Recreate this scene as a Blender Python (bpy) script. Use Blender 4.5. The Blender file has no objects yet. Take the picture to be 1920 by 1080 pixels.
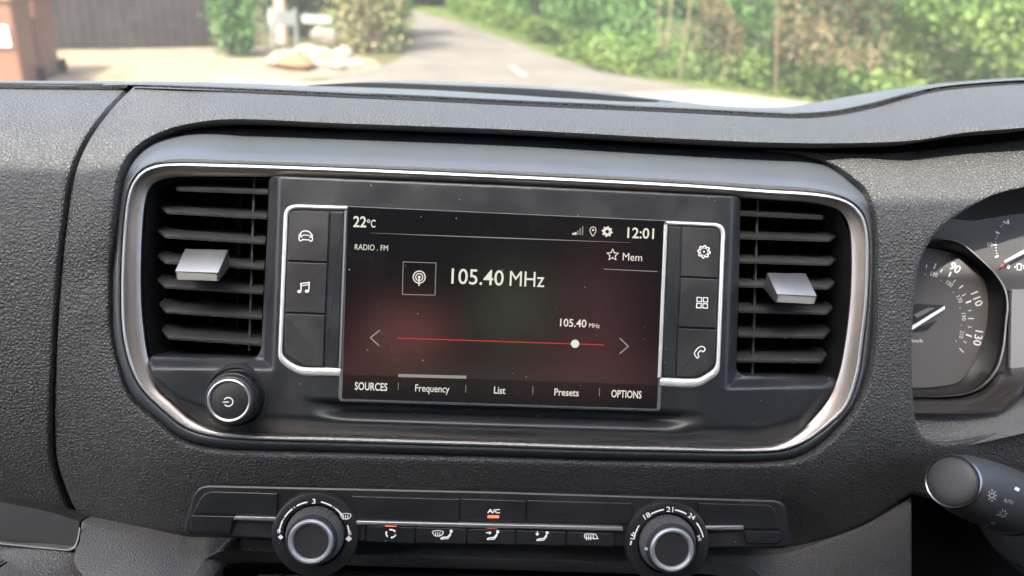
import bpy, bmesh, math, random
import numpy as np
from mathutils import Vector, Matrix, geometry
from mathutils.bvhtree import BVHTree
random.seed(7); rng = np.random.default_rng(7)
S = bpy.context.scene; COL = S.collection
# ------------------------------------------------------------------ camera
F = 1423.; D = .37; CAM = np.array([0, 0, 1.6])
PITCH, YAW, ROLL, TILT = 22.9, 2.5, 3.2, 21.5
def rx(a): c, s = math.cos(a), math.sin(a); return np.array([[1,0,0],[0,c,-s],[0,s,c]])
def rz(a): c, s = math.cos(a), math.sin(a); return np.array([[c,-s,0],[s,c,0],[0,0,1]])
R = rz(math.radians(-YAW)) @ rx(math.radians(90-PITCH)) @ rz(math.radians(ROLL))
cd = bpy.data.cameras.new('camera'); cam = bpy.data.objects.new('camera', cd); COL.objects.link(cam)
cam.matrix_world = Matrix.Translation(CAM) @ Matrix(R.tolist()).to_4x4()
cd.sensor_width = 36; cd.lens = 36*F/1920; cd.clip_start = .01; cd.clip_end = 2000
cd.dof.use_dof = True; cd.dof.focus_distance = .372; cd.dof.aperture_fstop = 8.0
S.camera = cam
# ------------------------------------------------------------------ daylight
SUN_EL, SUN_AZ = 52., 200.            # azimuth clockwise from +Y (the way the van faces)
w = bpy.data.worlds.new('World'); S.world = w; w.use_nodes = True
nt = w.node_tree; bg = nt.nodes['Background']; sky = nt.nodes.new('ShaderNodeTexSky')
sky.sky_type = 'NISHITA'; sky.sun_disc = False; sky.sun_elevation = math.radians(SUN_EL)
sky.sun_rotation = math.radians(SUN_AZ); sky.dust_density = 6.0; sky.air_density = .8; sky.ozone_density = 1.0
nt.links.new(sky.outputs[0], bg.inputs[0]); bg.inputs[1].default_value = .15
sl = bpy.data.lights.new('sun', 'SUN'); so = bpy.data.objects.new('sun', sl); COL.objects.link(so)
sl.energy = 2.2; sl.angle = math.radians(.6); sl.color = (1, .95, .86)
sa, se = math.radians(SUN_AZ), math.radians(SUN_EL)
so.rotation_euler = Vector((math.sin(sa)*math.cos(se), math.cos(sa)*math.cos(se), math.sin(se))).to_track_quat('Z', 'Y').to_euler()
S.view_settings.view_transform = 'Standard'; S.view_settings.look = 'None'
EX = 2.7; S.view_settings.exposure = EX; S.view_settings.gamma = 1
S.render.engine = 'CYCLES'; S.cycles.max_bounces = 7; S.cycles.transparent_max_bounces = 8
# ------------------------------------------------------------------ frames of reference
t_ = math.radians(TILT)
U = np.array([1, 0, 0.]); V = np.array([0, math.sin(t_), math.cos(t_)]); N = np.array([0, -math.cos(t_), math.sin(t_)])
O = CAM + R @ np.array([0, 0, -D])
def rays(x, y):
    x = np.asarray(x, float); y = np.asarray(y, float)
    return np.stack([(x-960)/F, (540-y)/F, -np.ones_like(x)], -1) @ R.T
def P(x, y, w):                      # point of the dashboard, w metres in front of the fascia plane
    d = rays(x, y); k = ((O-CAM) @ N + np.asarray(w, float))/(d @ N)
    return CAM + d*k[..., None]
def PL(x, y, w): q = P(x, y, w)-O; return np.array([q @ U, q @ V, w])
def LW(u, v, w): return O + U*u + V*v + N*w
def G(x, y, z=0.):                   # point on level ground
    d = rays(x, y); return CAM + d*((z-CAM[2])/d[2])
def mm(px, w=0): return px*(D-w)/F   # pixels at depth w -> metres
# ------------------------------------------------------------------ materials
def nodes(m):
    m.use_nodes = True; return m.node_tree.nodes, m.node_tree.links, m.node_tree.nodes['Principled BSDF']
def mat(name, col, rough=.5, metal=0, emit=None, es=1, spec=.5, coat=0):
    m = bpy.data.materials.new(name); n, l, b = nodes(m)
    b.inputs['Base Color'].default_value = (*col, 1); b.inputs['Roughness'].default_value = rough
    b.inputs['Metallic'].default_value = metal; b.inputs['Specular IOR Level'].default_value = spec
    b.inputs['Coat Weight'].default_value = coat
    if emit: b.inputs['Emission Color'].default_value = (*emit, 1); b.inputs['Emission Strength'].default_value = es*1.35/2**EX
    return m
def add(n, kind, **kw):
    x = n.new(kind)
    for k, v in kw.items():
        if k in x.inputs.keys(): x.inputs[k].default_value = v
        else: setattr(x, k, v)
    return x
def math_(n, l, op, a, b=None, clamp=False):
    x = n.new('ShaderNodeMath'); x.operation = op; x.use_clamp = clamp
    for i, v in enumerate((a, b)):
        if v is None: continue
        if isinstance(v, (int, float)): x.inputs[i].default_value = v
        else: l.new(v, x.inputs[i])
    return x.outputs[0]
def leather(name, base, rough=.5, scale=510, dist=.0007, spec=.5):
    m = mat(name, base, rough, spec=spec); n, l, b = nodes(m)
    tc = n.new('ShaderNodeTexCoord')
    nz = add(n, 'ShaderNodeTexNoise', Scale=260., Detail=2.); l.new(tc.outputs['Object'], nz.inputs['Vector'])
    mx = n.new('ShaderNodeMixRGB'); mx.blend_type = 'ADD'; mx.inputs[0].default_value = .0011
    l.new(tc.outputs['Object'], mx.inputs[1]); l.new(nz.outputs['Color'], mx.inputs[2])
    v1 = add(n, 'ShaderNodeTexVoronoi', Scale=float(scale)); v1.feature = 'DISTANCE_TO_EDGE'; l.new(mx.outputs[0], v1.inputs['Vector'])
    v2 = add(n, 'ShaderNodeTexVoronoi', Scale=float(scale*1.9)); v2.feature = 'DISTANCE_TO_EDGE'; l.new(mx.outputs[0], v2.inputs['Vector'])
    h1 = math_(n, l, 'MULTIPLY', v1.outputs['Distance'], 2.3, True)
    h1 = math_(n, l, 'POWER', h1, .55)
    h2 = math_(n, l, 'MULTIPLY', v2.outputs['Distance'], .9, True)
    h = math_(n, l, 'ADD', h1, h2)
    bp = add(n, 'ShaderNodeBump', Strength=1., Distance=dist); l.new(h, bp.inputs['Height']); l.new(bp.outputs[0], b.inputs['Normal'])
    n3 = add(n, 'ShaderNodeTexNoise', Scale=14., Detail=3.); l.new(tc.outputs['Object'], n3.inputs['Vector'])
    cr = n.new('ShaderNodeMapRange'); cr.inputs['To Min'].default_value = rough-.06; cr.inputs['To Max'].default_value = rough+.08
    l.new(n3.outputs[0], cr.inputs[0]); l.new(cr.outputs[0], b.inputs['Roughness'])
    return m
def satin(name, base, rough=.38, dust=.6, smear=.25, scale=900., spec=.5, metal=0, grain=.00003, dustcol=(.42, .42, .4)):
    """moulded plastic with specks of dust and faint wipe marks"""
    m = mat(name, base, rough, metal, spec=spec); n, l, b = nodes(m)
    tc = n.new('ShaderNodeTexCoord')
    v = add(n, 'ShaderNodeTexVoronoi', Scale=330.); l.new(tc.outputs['Object'], v.inputs['Vector'])
    sp = n.new('ShaderNodeSeparateColor'); l.new(v.outputs['Color'], sp.inputs[0])
    rad = math_(n, l, 'MULTIPLY', math_(n, l, 'SUBTRACT', sp.outputs[0], .80, True), .62)
    sp_ = math_(n, l, 'LESS_THAN', v.outputs['Distance'], rad)
    nz = add(n, 'ShaderNodeTexNoise', Scale=38., Detail=5., Roughness=.7); l.new(tc.outputs['Object'], nz.inputs['Vector'])
    sm = n.new('ShaderNodeMapRange'); sm.inputs['From Min'].default_value = .45; sm.inputs['From Max'].default_value = .8
    l.new(nz.outputs[0], sm.inputs[0]); smr = math_(n, l, 'MULTIPLY', sm.outputs[0], smear*.18)
    f = math_(n, l, 'ADD', math_(n, l, 'MULTIPLY', sp_, dust), smr, True)
    mx = n.new('ShaderNodeMixRGB'); l.new(f, mx.inputs[0]); mx.inputs[1].default_value = (*base, 1); mx.inputs[2].default_value = (*dustcol, 1)
    l.new(mx.outputs[0], b.inputs['Base Color'])
    rr = math_(n, l, 'ADD', math_(n, l, 'MULTIPLY', sm.outputs[0], .18*smear*4), rough, True); l.new(rr, b.inputs['Roughness'])
    n2 = add(n, 'ShaderNodeTexNoise', Scale=float(scale*3), Detail=2.); l.new(tc.outputs['Object'], n2.inputs['Vector'])
    bp = add(n, 'ShaderNodeBump', Strength=1., Distance=grain); l.new(n2.outputs[0], bp.inputs['Height']); l.new(bp.outputs[0], b.inputs['Normal'])
    return m
M = dict(
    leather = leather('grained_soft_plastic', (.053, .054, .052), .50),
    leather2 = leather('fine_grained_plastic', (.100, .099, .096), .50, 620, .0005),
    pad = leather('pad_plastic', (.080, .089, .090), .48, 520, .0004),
    core = mat('hidden_black', (.006, .006, .006), .9, spec=.1),
    bezel = satin('satin_bezel', (.050, .057, .066), .30, .5, .1),
    face = satin('matt_black_plastic', (.015, .017, .020), .36, .5, .25),
    block = satin('dusty_black_plastic', (0.016, 0.016, 0.017), .46, .55, .35),
    gloss = satin('gloss_black', (.012, .013, .015), .16, .35, .1, grain=.000004),
    vent = satin('vent_plastic', (.026, .027, .028), .42, .5, .2),
    vane = mat('vane_plastic', (.003, .003, .003), .7, spec=.2),
    chrome = mat('chrome_trim', (.80, .80, .79), .26, .55),
    ring = satin('brushed_silver', (.43, .395, .37), .42, .12, .1, metal=1, grain=.00001, dustcol=(.8, .8, .78)),
    tab = satin('satin_silver', (.36, .355, .34), .42, .15, .1, metal=1, grain=.00001, dustcol=(.8, .8, .78)),
    silver = mat('silver_paint', (.22, .225, .23), .35, .7),
    print = mat('white_print', (.78, .78, .76), .6),
    printdim = mat('grey_print', (.42, .42, .42), .6),
    led = mat('lit_orange_lamp', (.9, .2, .08), .4, emit=(1., .16, .05), es=.75),
    txt = mat('lit_readout', (.0, .0, .0), .5, emit=(1., .97, .84), es=.62, spec=0),
    txtdim = mat('dim_readout', (.0, .0, .0), .5, emit=(.55, .53, .46), es=.45, spec=0),
    red = mat('red_readout', (.0, .0, .0), .5, emit=(.9, .10, .06), es=.42, spec=0),
    dial = satin('dial_face', (.085, .081, .080), .6, .1, .1),
    lcd = mat('grey_display', (.22, .22, .22), .5),
    knob = satin('knob_plastic', (0.013, 0.013, 0.014), .36, .4, .1),
    cap = satin('knob_cap', (0.017, 0.017, 0.018), .5, .4, .1),
)
# ------------------------------------------------------------------ scene graph helpers
def link(name, verts, faces, m, parent=None, smooth=True, angle=40, mats=None):
    me = bpy.data.meshes.new(name); me.from_pydata([tuple(map(float, v)) for v in verts], [], faces); me.validate(); me.update()
    o = bpy.data.objects.new(name, me); COL.objects.link(o)
    me.materials.append(m)
    if smooth:
        me.polygons.foreach_set('use_smooth', [True]*len(me.polygons)); me.set_sharp_from_angle(angle=math.radians(angle))
    if parent: o.parent = parent; o.matrix_parent_inverse = parent.matrix_world.inverted() if parent.type == 'EMPTY' else PARINV.get(parent.name, Matrix())
    return o
PARINV = {}
def thing(name, label, cat, loc, group=None):
    o = bpy.data.objects.new(name, None); COL.objects.link(o); o.location = Vector([float(c) for c in loc])
    o.matrix_world = Matrix.Translation(o.location); o.empty_display_size = .02
    o['label'] = label; o['category'] = cat
    if group: o['group'] = group
    return o
def tag(o, label, cat, group=None):
    o['label'] = label; o['category'] = cat
    if group: o['group'] = group
    return o
# ------------------------------------------------------------------ 2D tools (outline work in drawing units, 1 unit = .26 mm on the fascia)
def cur(pts, closed=False, step=5.):
    p = [np.array(q, float) for q in pts]; n = len(p); out = []
    for i in range(n if closed else n-1):
        p1, p2 = p[i], p[(i+1) % n]
        p0 = p[i-1] if (closed or i > 0) else 2*p1-p2
        p3 = p[(i+2) % n] if (closed or i < n-2) else 2*p2-p1
        d0, d1, d2 = [max(np.linalg.norm(b-a), 1e-3)**.5 for a, b in ((p0, p1), (p1, p2), (p2, p3))]
        m1 = (p2-p1) + ((p1-p0)/d0 - (p2-p0)/(d0+d1))*d1
        m2 = (p2-p1) + ((p3-p2)/d2 - (p3-p1)/(d1+d2))*d1
        k = max(1, int(np.linalg.norm((p2-p1)[:2])/step))
        for j in range(k):
            t = j/k; out.append((2*t**3-3*t*t+1)*p1 + (t**3-2*t*t+t)*m1 + (-2*t**3+3*t*t)*p2 + (t**3-t*t)*m2)
    if not closed: out.append(p[-1])
    return np.array(out)
def seg(pts, step=6.):
    p = [np.array(q, float) for q in pts]; out = []
    for a, b in zip(p[:-1], p[1:]):
        k = max(1, int(np.linalg.norm(b-a)/step)); out += [a+(b-a)*j/k for j in range(k)]
    return np.array(out+[p[-1]])
def cat(*a): return np.concatenate(a)
def rnd(pts, r, n=6):                                  # polygon with rounded corners
    if not hasattr(r, '__len__'): r = [r]*len(pts)
    out = []; p = [np.array(q, float) for q in pts]
    for i in range(len(p)):
        a, b, c = p[i-1], p[i], p[(i+1) % len(p)]
        if r[i] <= 0: out.append(b); continue
        ua = (a-b)/np.linalg.norm(a-b); uc = (c-b)/np.linalg.norm(c-b)
        k = min(r[i], np.linalg.norm(a-b)*.48, np.linalg.norm(c-b)*.48)
        s, e = b+ua*k, b+uc*k
        for j in range(n+1): t = j/n; out.append((1-t)**2*s+2*t*(1-t)*b+t*t*e)
    return np.array(out)
def circ(cx, cy, r, n=28, ry=None): a = np.arange(n)*2*math.pi/n; return np.stack([cx+r*np.cos(a), cy+(ry or r)*np.sin(a)], -1)
def resample(p, n, closed=False):
    q = np.concatenate([p, p[:1]]) if closed else p
    s = np.concatenate([[0], np.cumsum(np.linalg.norm(np.diff(q[:, :2], axis=0), axis=1))])
    t = np.linspace(0, s[-1], n+1)[:-1] if closed else np.linspace(0, s[-1], n)
    return np.stack([np.interp(t, s, q[:, k]) for k in range(q.shape[1])], -1)
def inside(x, y, poly):
    c = np.zeros(len(x), bool); px, py = poly[:, 0], poly[:, 1]; qx, qy = np.roll(px, -1), np.roll(py, -1)
    for a, b, e, f in zip(px, py, qx, qy):
        if b == f: continue
        h = ((b > y) != (f > y)) & (x < (e-a)*(y-b)/(f-b)+a); c ^= h
    return c
def bdist(x, y, loops):
    d = np.full(len(x), 1e9)
    for lp in loops:
        a = lp; b = np.roll(lp, -1, 0)
        for (ax, ay), (bx, by) in zip(a, b):
            vx, vy = bx-ax, by-ay; L = vx*vx+vy*vy
            if L < 1e-9: continue
            t = np.clip(((x-ax)*vx+(y-ay)*vy)/L, 0, 1); d = np.minimum(d, (x-ax-t*vx)**2+(y-ay-t*vy)**2)
    return np.sqrt(d)
def tps(ctrl):
    c = np.array(ctrl, float); xy = c[:, :2]/300; z = c[:, 2]/1000; n = len(c)
    r2 = ((xy[:, None]-xy[None])**2).sum(-1); K = .5*r2*np.log(r2+1e-12); K[np.arange(n), np.arange(n)] = .0005
    A = np.zeros((n+3, n+3)); A[:n, :n] = K; A[:n, n] = 1; A[:n, n+1:] = xy; A[n:, :n] = A[:n, n:].T
    s = np.linalg.solve(A, np.concatenate([z, [0, 0, 0]]))
    def f(x, y):
        q = np.stack([x, y], -1)/300; r2 = ((q[:, None]-xy[None])**2).sum(-1)
        return (.5*r2*np.log(r2+1e-12)) @ s[:n] + s[n] + q @ s[n+1:]
    return f
def flat(w): return lambda x, y: np.full(len(x), float(w))
def sst(a, b, x): t = np.clip((x-a)/(b-a), 0, 1); return t*t*(3-2*t)
def panel(name, outline, wf, m, parent=None, holes=(), step=10, r=0, rz_=None, skirt=.012, angle=50):
    """a moulded skin: outline filled with a fine triangle sheet whose depth is wf, rounded edges, returned rim"""
    loops = [np.array(outline)] + [np.array(h) for h in holes]
    pts = []; edges = []
    for lp in loops:
        k = len(pts); pts += [tuple(q[:2]) for q in lp]; edges += [(k+i, k+(i+1) % len(lp)) for i in range(len(lp))]
    x0, y0 = loops[0].min(0)[:2]; x1, y1 = loops[0].max(0)[:2]
    gx, gy = np.meshgrid(np.arange(x0, x1, step), np.arange(y0, y1, step*.87)); gx = gx + (np.arange(gx.shape[0]) % 2)[:, None]*step/2
    gx, gy = gx.ravel(), gy.ravel()
    def ins(x, y):
        c = inside(x, y, loops[0])
        for h in loops[1:]: c &= ~inside(x, y, h)
        return c
    k = ins(gx, gy); gx, gy = gx[k], gy[k]
    k = bdist(gx, gy, loops) > max(step*.6, r*1.15); gx, gy = gx[k], gy[k]
    cand = [(gx, gy)]
    if r:
        for d in (r*.1, r*.3, r*.6, r):
            for lp in loops:
                t = np.roll(lp, -1, 0)[:, :2]-np.roll(lp, 1, 0)[:, :2]; t /= np.linalg.norm(t, axis=1)[:, None]+1e-9
                for sg in (1, -1):
                    q = lp[:, :2] + sg*d*np.stack([-t[:, 1], t[:, 0]], -1); qx, qy = q[:, 0], q[:, 1]
                    k = ins(qx, qy) & (bdist(qx, qy, loops) > d*.92); cand.append((qx[k], qy[k]))
    X = np.concatenate([c[0] for c in cand]); Y = np.concatenate([c[1] for c in cand])
    allp = [Vector(q) for q in pts] + [Vector(q) for q in zip(X, Y)]
    ov, oe, of, *_ = geometry.delaunay_2d_cdt(allp, edges, [], 0, 1e-4)
    A = np.array([tuple(v) for v in ov]); Fc = np.array([tuple(f) for f in of])
    c = A[Fc].mean(1); Fc = Fc[ins(c[:, 0], c[:, 1])]
    used = np.unique(Fc); mp = -np.ones(len(A), int); mp[used] = np.arange(len(used)); A = A[used]; Fc = mp[Fc]
    W = wf(A[:, 0], A[:, 1])
    if r:
        d = bdist(A[:, 0], A[:, 1], loops); t = np.clip(1-d/r, 0, 1); W = W - (rz_ or mm(r))*(1-np.sqrt(1-t*t*.98))
    vs = P(A[:, 0], A[:, 1], W)
    tri = vs[Fc]; nr = np.cross(tri[:, 1]-tri[:, 0], tri[:, 2]-tri[:, 0]); fl = (nr @ N) < 0
    Fc[fl] = Fc[fl][:, ::-1]
    faces = [tuple(map(int, f)) for f in Fc]
    if skirt:
        cnt = {}
        for f in faces:
            for a, b in ((f[0], f[1]), (f[1], f[2]), (f[2], f[0])):
                cnt[(a, b)] = 1
        be = [e for e in cnt if (e[1], e[0]) not in cnt]
        nv = {}; vl = list(vs)
        for a, b in be:
            for q in (a, b):
                if q not in nv: nv[q] = len(vl); vl.append(vs[q]-N*skirt)
            faces.append((b, a, nv[a], nv[b]))
        vs = vl
    return link(name, vs, faces, m, parent, angle=angle)
def loft(name, rails, m, parent=None, closed=False, angle=50):
    n = len(rails[0]); vs = []; faces = []
    for rl in rails: vs += list(P(rl[:, 0], rl[:, 1], rl[:, 2]))
    for k in range(len(rails)-1):
        for i in range(n if closed else n-1):
            j = (i+1) % n; faces.append((k*n+i, k*n+j, (k+1)*n+j, (k+1)*n+i))
    return link(name, vs, faces, m, parent, angle=angle)
def offs(p, d):                                       # inset of a closed outline
    p = np.array(p, float)[:, :2]; ar = .5*np.sum(p[:, 0]*np.roll(p[:, 1], -1)-np.roll(p[:, 0], -1)*p[:, 1])
    a = p-np.roll(p, 1, 0); b = np.roll(p, -1, 0)-p
    a /= np.linalg.norm(a, axis=1)[:, None]+1e-9; b /= np.linalg.norm(b, axis=1)[:, None]+1e-9
    na = np.stack([-a[:, 1], a[:, 0]], -1); nb = np.stack([-b[:, 1], b[:, 0]], -1); q = na+nb
    q /= np.maximum((q*q).sum(1)[:, None]/2, .6)
    return p + q*d*(1 if ar > 0 else -1)
def plate(name, pts, w, m, parent=None, depth=.004, bev=1.2, bw=None, angle=35, dish=0):
    """solid piece with bevelled rim: front at w, sides going straight back"""
    p = np.array(pts, float)[:, :2]; n = len(p); bw = mm(bev) if bw is None else bw
    wv = w if callable(w) else None
    W = (lambda q: wv(q[:, 0], q[:, 1])) if wv else (lambda q: np.full(len(q), w))
    rails = [P(p[:, 0], p[:, 1], W(p)-bw)]
    q = offs(p, bev*.35); rails.append(P(q[:, 0], q[:, 1], W(q)-bw*.3)); q = offs(p, bev); rails.append(P(q[:, 0], q[:, 1], W(q)))
    vs = list(rails[0]-N*depth); faces = []
    for rr in rails: vs += list(rr)
    for k in range(3):
        for i in range(n):
            j = (i+1) % n; faces.append((k*n+i, k*n+j, (k+1)*n+j, (k+1)*n+i))
    faces.append(tuple(range(3*n, 4*n)))
    o = link(name, vs, faces, m, parent, angle=angle); o.data.polygons[len(faces)-1].use_smooth = False
    return o
def ribbon2d(pts, wd, closed=False):
    p = np.array(pts, float); n = len(p)
    if closed: a = p-np.roll(p, 1, 0); b = np.roll(p, -1, 0)-p
    else:
        d = np.diff(p, axis=0); a = np.concatenate([d[:1], d]); b = np.concatenate([d, d[-1:]])
    a = a/(np.linalg.norm(a, axis=1)[:, None]+1e-9); b = b/(np.linalg.norm(b, axis=1)[:, None]+1e-9)
    na = np.stack([-a[:, 1], a[:, 0]], -1); nb = np.stack([-b[:, 1], b[:, 0]], -1); q = na+nb
    q = q/np.maximum((q*q).sum(1)[:, None]/2, .5)
    wd = np.broadcast_to(np.asarray(wd, float), (n,))[:, None]
    L, Rr = p+q*wd/2, p-q*wd/2
    vs = np.concatenate([L, Rr]); fs = [(i, (i+1) % n, n+(i+1) % n, n+i) for i in range(n if closed else n-1)]
    return vs, fs
def fill2d(pts): p = np.array(pts, float)[:, :2]; return p, [tuple(range(len(p)))]
_cap = {}
def text2d(s, a, b, h, bold=0.):
    """lettering from baseline point a to baseline point b, capitals h high"""
    def raw(t, off):
        cu = bpy.data.curves.new('t', 'FONT'); cu.body = t; cu.size = 1; cu.offset = off; cu.resolution_u = 3
        o = bpy.data.objects.new('t', cu); COL.objects.link(o); dg = bpy.context.evaluated_depsgraph_get()
        me = bpy.data.meshes.new_from_object(o.evaluated_get(dg)); v = np.array([tuple(q.co) for q in me.vertices]); f = [tuple(q.vertices) for q in me.polygons]
        bpy.data.objects.remove(o); bpy.data.curves.remove(cu); bpy.data.meshes.remove(me); return v, f
    if 'H' not in _cap: v, _ = raw('H', 0); _cap['H'] = v[:, 1].max()
    v, f = raw(s, bold); x0, x1 = v[:, 0].min(), v[:, 0].max()
    a = np.array(a, float); b = np.array(b, float); e = b-a; L = np.linalg.norm(e); e /= L; up = np.array([e[1], -e[0]])
    q = a + ((v[:, :1]-x0)/(x1-x0)*L)*e + (v[:, 1:2]/_cap['H']*h)*up
    return q, f
def paint(name, shapes, m, parent=None, w=None, on=None, lift=.00012, thick=0):
    """printing or lit marks: 2D shapes laid on a flat depth w or onto the surface of other pieces"""
    vs = []; fs = []
    tree = None
    if on is not None:
        av, af = [], []
        for o in on:
            k = len(av); av += [v.co.copy() for v in o.data.vertices]; af += [[k+i for i in p.vertices] for p in o.data.polygons]
        tree = BVHTree.FromPolygons(av, af)
    for i, (v, f) in enumerate(shapes):
        k = len(vs); v = np.array(v)
        if tree is None: q = P(v[:, 0], v[:, 1], w+lift+i*.000012)
        else:
            q = []
            for d in rays(v[:, 0], v[:, 1]):
                d = d/np.linalg.norm(d); h = tree.ray_cast(Vector(CAM), Vector(d))
                dist = h[3] if h[0] is not None else (np.linalg.norm(q[-1]-CAM) if q else D)
                q.append(CAM + d*(dist-lift-i*.000012))
        vs += list(q); fs += [tuple(k+j for j in ff) for ff in f]
    return link(name, vs, fs, m, parent, smooth=False)
def lathe(name, c, prof, m, parent=None, seg_=64, axis=None, angle=35, knurl=None):
    """turned piece; c = local centre (u,v,w); prof = (radius, height) pairs"""
    ax = np.array(axis if axis is not None else (0, 0, 1.), float); ax /= np.linalg.norm(ax)
    e1 = np.cross(ax, (0, 1., 0)); e1 /= np.linalg.norm(e1); e2 = np.cross(ax, e1)
    vs, fs = [], []
    for k, (r, h) in enumerate(prof):
        for i in range(seg_):
            a = 2*math.pi*i/seg_; rr = r
            if knurl and k in knurl[0]: rr = r*(1+(knurl[1] if i % 2 else 0))
            q = np.array(c)+ax*h+(e1*math.cos(a)+e2*math.sin(a))*rr; vs.append(LW(*q))
    for k in range(len(prof)-1):
        for i in range(seg_): j = (i+1) % seg_; fs.append((k*seg_+i, k*seg_+j, (k+1)*seg_+j, (k+1)*seg_+i))
    fs.append(tuple((len(prof)-1)*seg_+i for i in range(seg_)))
    return link(name, vs, fs, m, parent, angle=angle)
# ================================================================== OUTDOORS
def structure(o): o['kind'] = 'structure'; return o
def noisemat(name, c1, c2, scale, rough=.9, bump=0, c3=None, det=6.):
    m = mat(name, c1, rough, spec=.2); n, l, b = nodes(m)
    tc = n.new('ShaderNodeTexCoord'); nz = add(n, 'ShaderNodeTexNoise', Scale=float(scale), Detail=det, Roughness=.65); l.new(tc.outputs['Object'], nz.inputs['Vector'])
    cr = n.new('ShaderNodeValToRGB'); cr.color_ramp.elements[0].position = .35; cr.color_ramp.elements[1].position = .68
    cr.color_ramp.elements[0].color = (*c1, 1); cr.color_ramp.elements[1].color = (*c2, 1)
    if c3: e = cr.color_ramp.elements.new(.5); e.color = (*c3, 1)
    l.new(nz.outputs[0], cr.inputs[0]); l.new(cr.outputs[0], b.inputs['Base Color'])
    if bump: bp = add(n, 'ShaderNodeBump', Strength=1., Distance=float(bump)); l.new(nz.outputs[0], bp.inputs['Height']); l.new(bp.outputs[0], b.inputs['Normal'])
    return m
def sheet(name, pts, m, z):
    p = [G(*q) if len(q) == 2 else np.array(q) for q in pts]; p = [(q[0], q[1], z) for q in p]
    return structure(link(name, p, [tuple(range(len(p)))], m, smooth=False))
M['soil'] = noisemat('dry_verge', (0.048, 0.055, 0.018), (0.080, 0.073, 0.033), .8)
M['grass'] = noisemat('verge_grass', (0.036, 0.062, 0.011), (0.087, 0.091, 0.026), 2.5, c3=(0.055, 0.077, 0.018))
M['asphalt'] = noisemat('worn_asphalt', (0.082, 0.075, 0.064), (0.119, 0.108, 0.092), .9, c3=(0.098, 0.091, 0.076))
M['gravel'] = noisemat('pale_gravel', (0.127, 0.100, 0.064), (0.200, 0.167, 0.115), 3.0, c3=(0.167, 0.133, 0.088))
M['kerbside'] = noisemat('dusty_concrete', (0.139, 0.127, 0.106), (0.188, 0.173, 0.145), 1.5)
sheet('ground', [(-300, -300, 0), (300, -300, 0), (300, 400, 0), (-300, 400, 0)], M['soil'], 0)
sheet('gravel', [(-500, 85), (0, 96), (200, 94), (400, 90), (520, 88), (600, 92), (700, 112), (720, 128), (705, 137), (560, 150), (560, 400), (-600, 400)], M['gravel'], .012)
_rl = cur([(560, 330), (600, 160), (700, 132), (752, 110), (774, 85), (776, 62), (762, 44), (748, 30), (700, 18)], False, 6)
_rr = cur([(660, 12), (780, 22), (835, 36), (895, 56), (960, 78), (1030, 104), (1080, 122), (1160, 142), (1300, 166), (1500, 192), (2400, 330)], False, 8)
sheet('road', [tuple(q) for q in cat(_rl, _rr)]+[(2400, 700), (560, 700)], M['asphalt'], .020)
sheet('verge', [tuple(q) for q in cat(_rr[:-6], (_rr[:-6]*np.array([1.0, 1.0])+np.array([60, -22]))[::-1])], M['grass'], .016)
sheet('pavement', [(905, 178), (1100, 182), (1240, 176), (1330, 172), (1500, 194), (1700, 225), (1700, 420), (500, 420), (400, 150), (640, 158)], M['kerbside'], .026)
_a, _b = G(958, 127), G(984, 148); _s = np.array([.07, 0, 0])
structure(link('road_marking', [(*(q[:2]), .032) for q in (_a-_s, _a+_s, _b+_s, _b-_s)], [(0, 1, 2, 3)], mat('road_paint', (.15, .145, .135), .7), smooth=False))

def leafmat(name, cols):
    m = mat(name, cols[0], .6, spec=.3); n, l, b = nodes(m); g = n.new('ShaderNodeNewGeometry'); cr = n.new('ShaderNodeValToRGB')
    e = cr.color_ramp.elements; e[0].color = (*cols[0], 1); e[1].color = (*cols[-1], 1)
    for i, c in enumerate(cols[1:-1]): q = e.new((i+1)/(len(cols)-1)); q.color = (*c, 1)
    tc = n.new('ShaderNodeTexCoord'); nz = add(n, 'ShaderNodeTexNoise', Scale=1.1, Detail=2.); l.new(tc.outputs['Object'], nz.inputs['Vector'])
    f = math_(n, l, 'ADD', math_(n, l, 'MULTIPLY', g.outputs['Random Per Island'], .55), math_(n, l, 'MULTIPLY', math_(n, l, 'SUBTRACT', nz.outputs[0], .28, True), 1.1), True)
    l.new(f, cr.inputs[0]); l.new(cr.outputs[0], b.inputs['Base Color'])
    b.inputs['Subsurface Weight'].default_value = 0; return m
LF = leafmat('mixed_leaves', [(0.014, 0.042, 0.010), (0.026, 0.070, 0.015), (0.048, 0.114, 0.022), (0.071, 0.153, 0.029), (0.100, 0.184, 0.042)])
LFd = leafmat('dark_leaves', [(0.010, 0.027, 0.010), (0.017, 0.043, 0.014), (0.031, 0.060, 0.020)])
LFy = leafmat('yellow_leaves', [(0.032, 0.071, 0.010), (0.065, 0.115, 0.018), (0.109, 0.145, 0.026)])
LFb = leafmat('dead_leaves', [(.055, .042, .018), (.10, .078, .035), (.135, .11, .055)])
BARK = noisemat('bark', (0.082, 0.061, 0.041), (0.177, 0.136, 0.095), 6)
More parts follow.
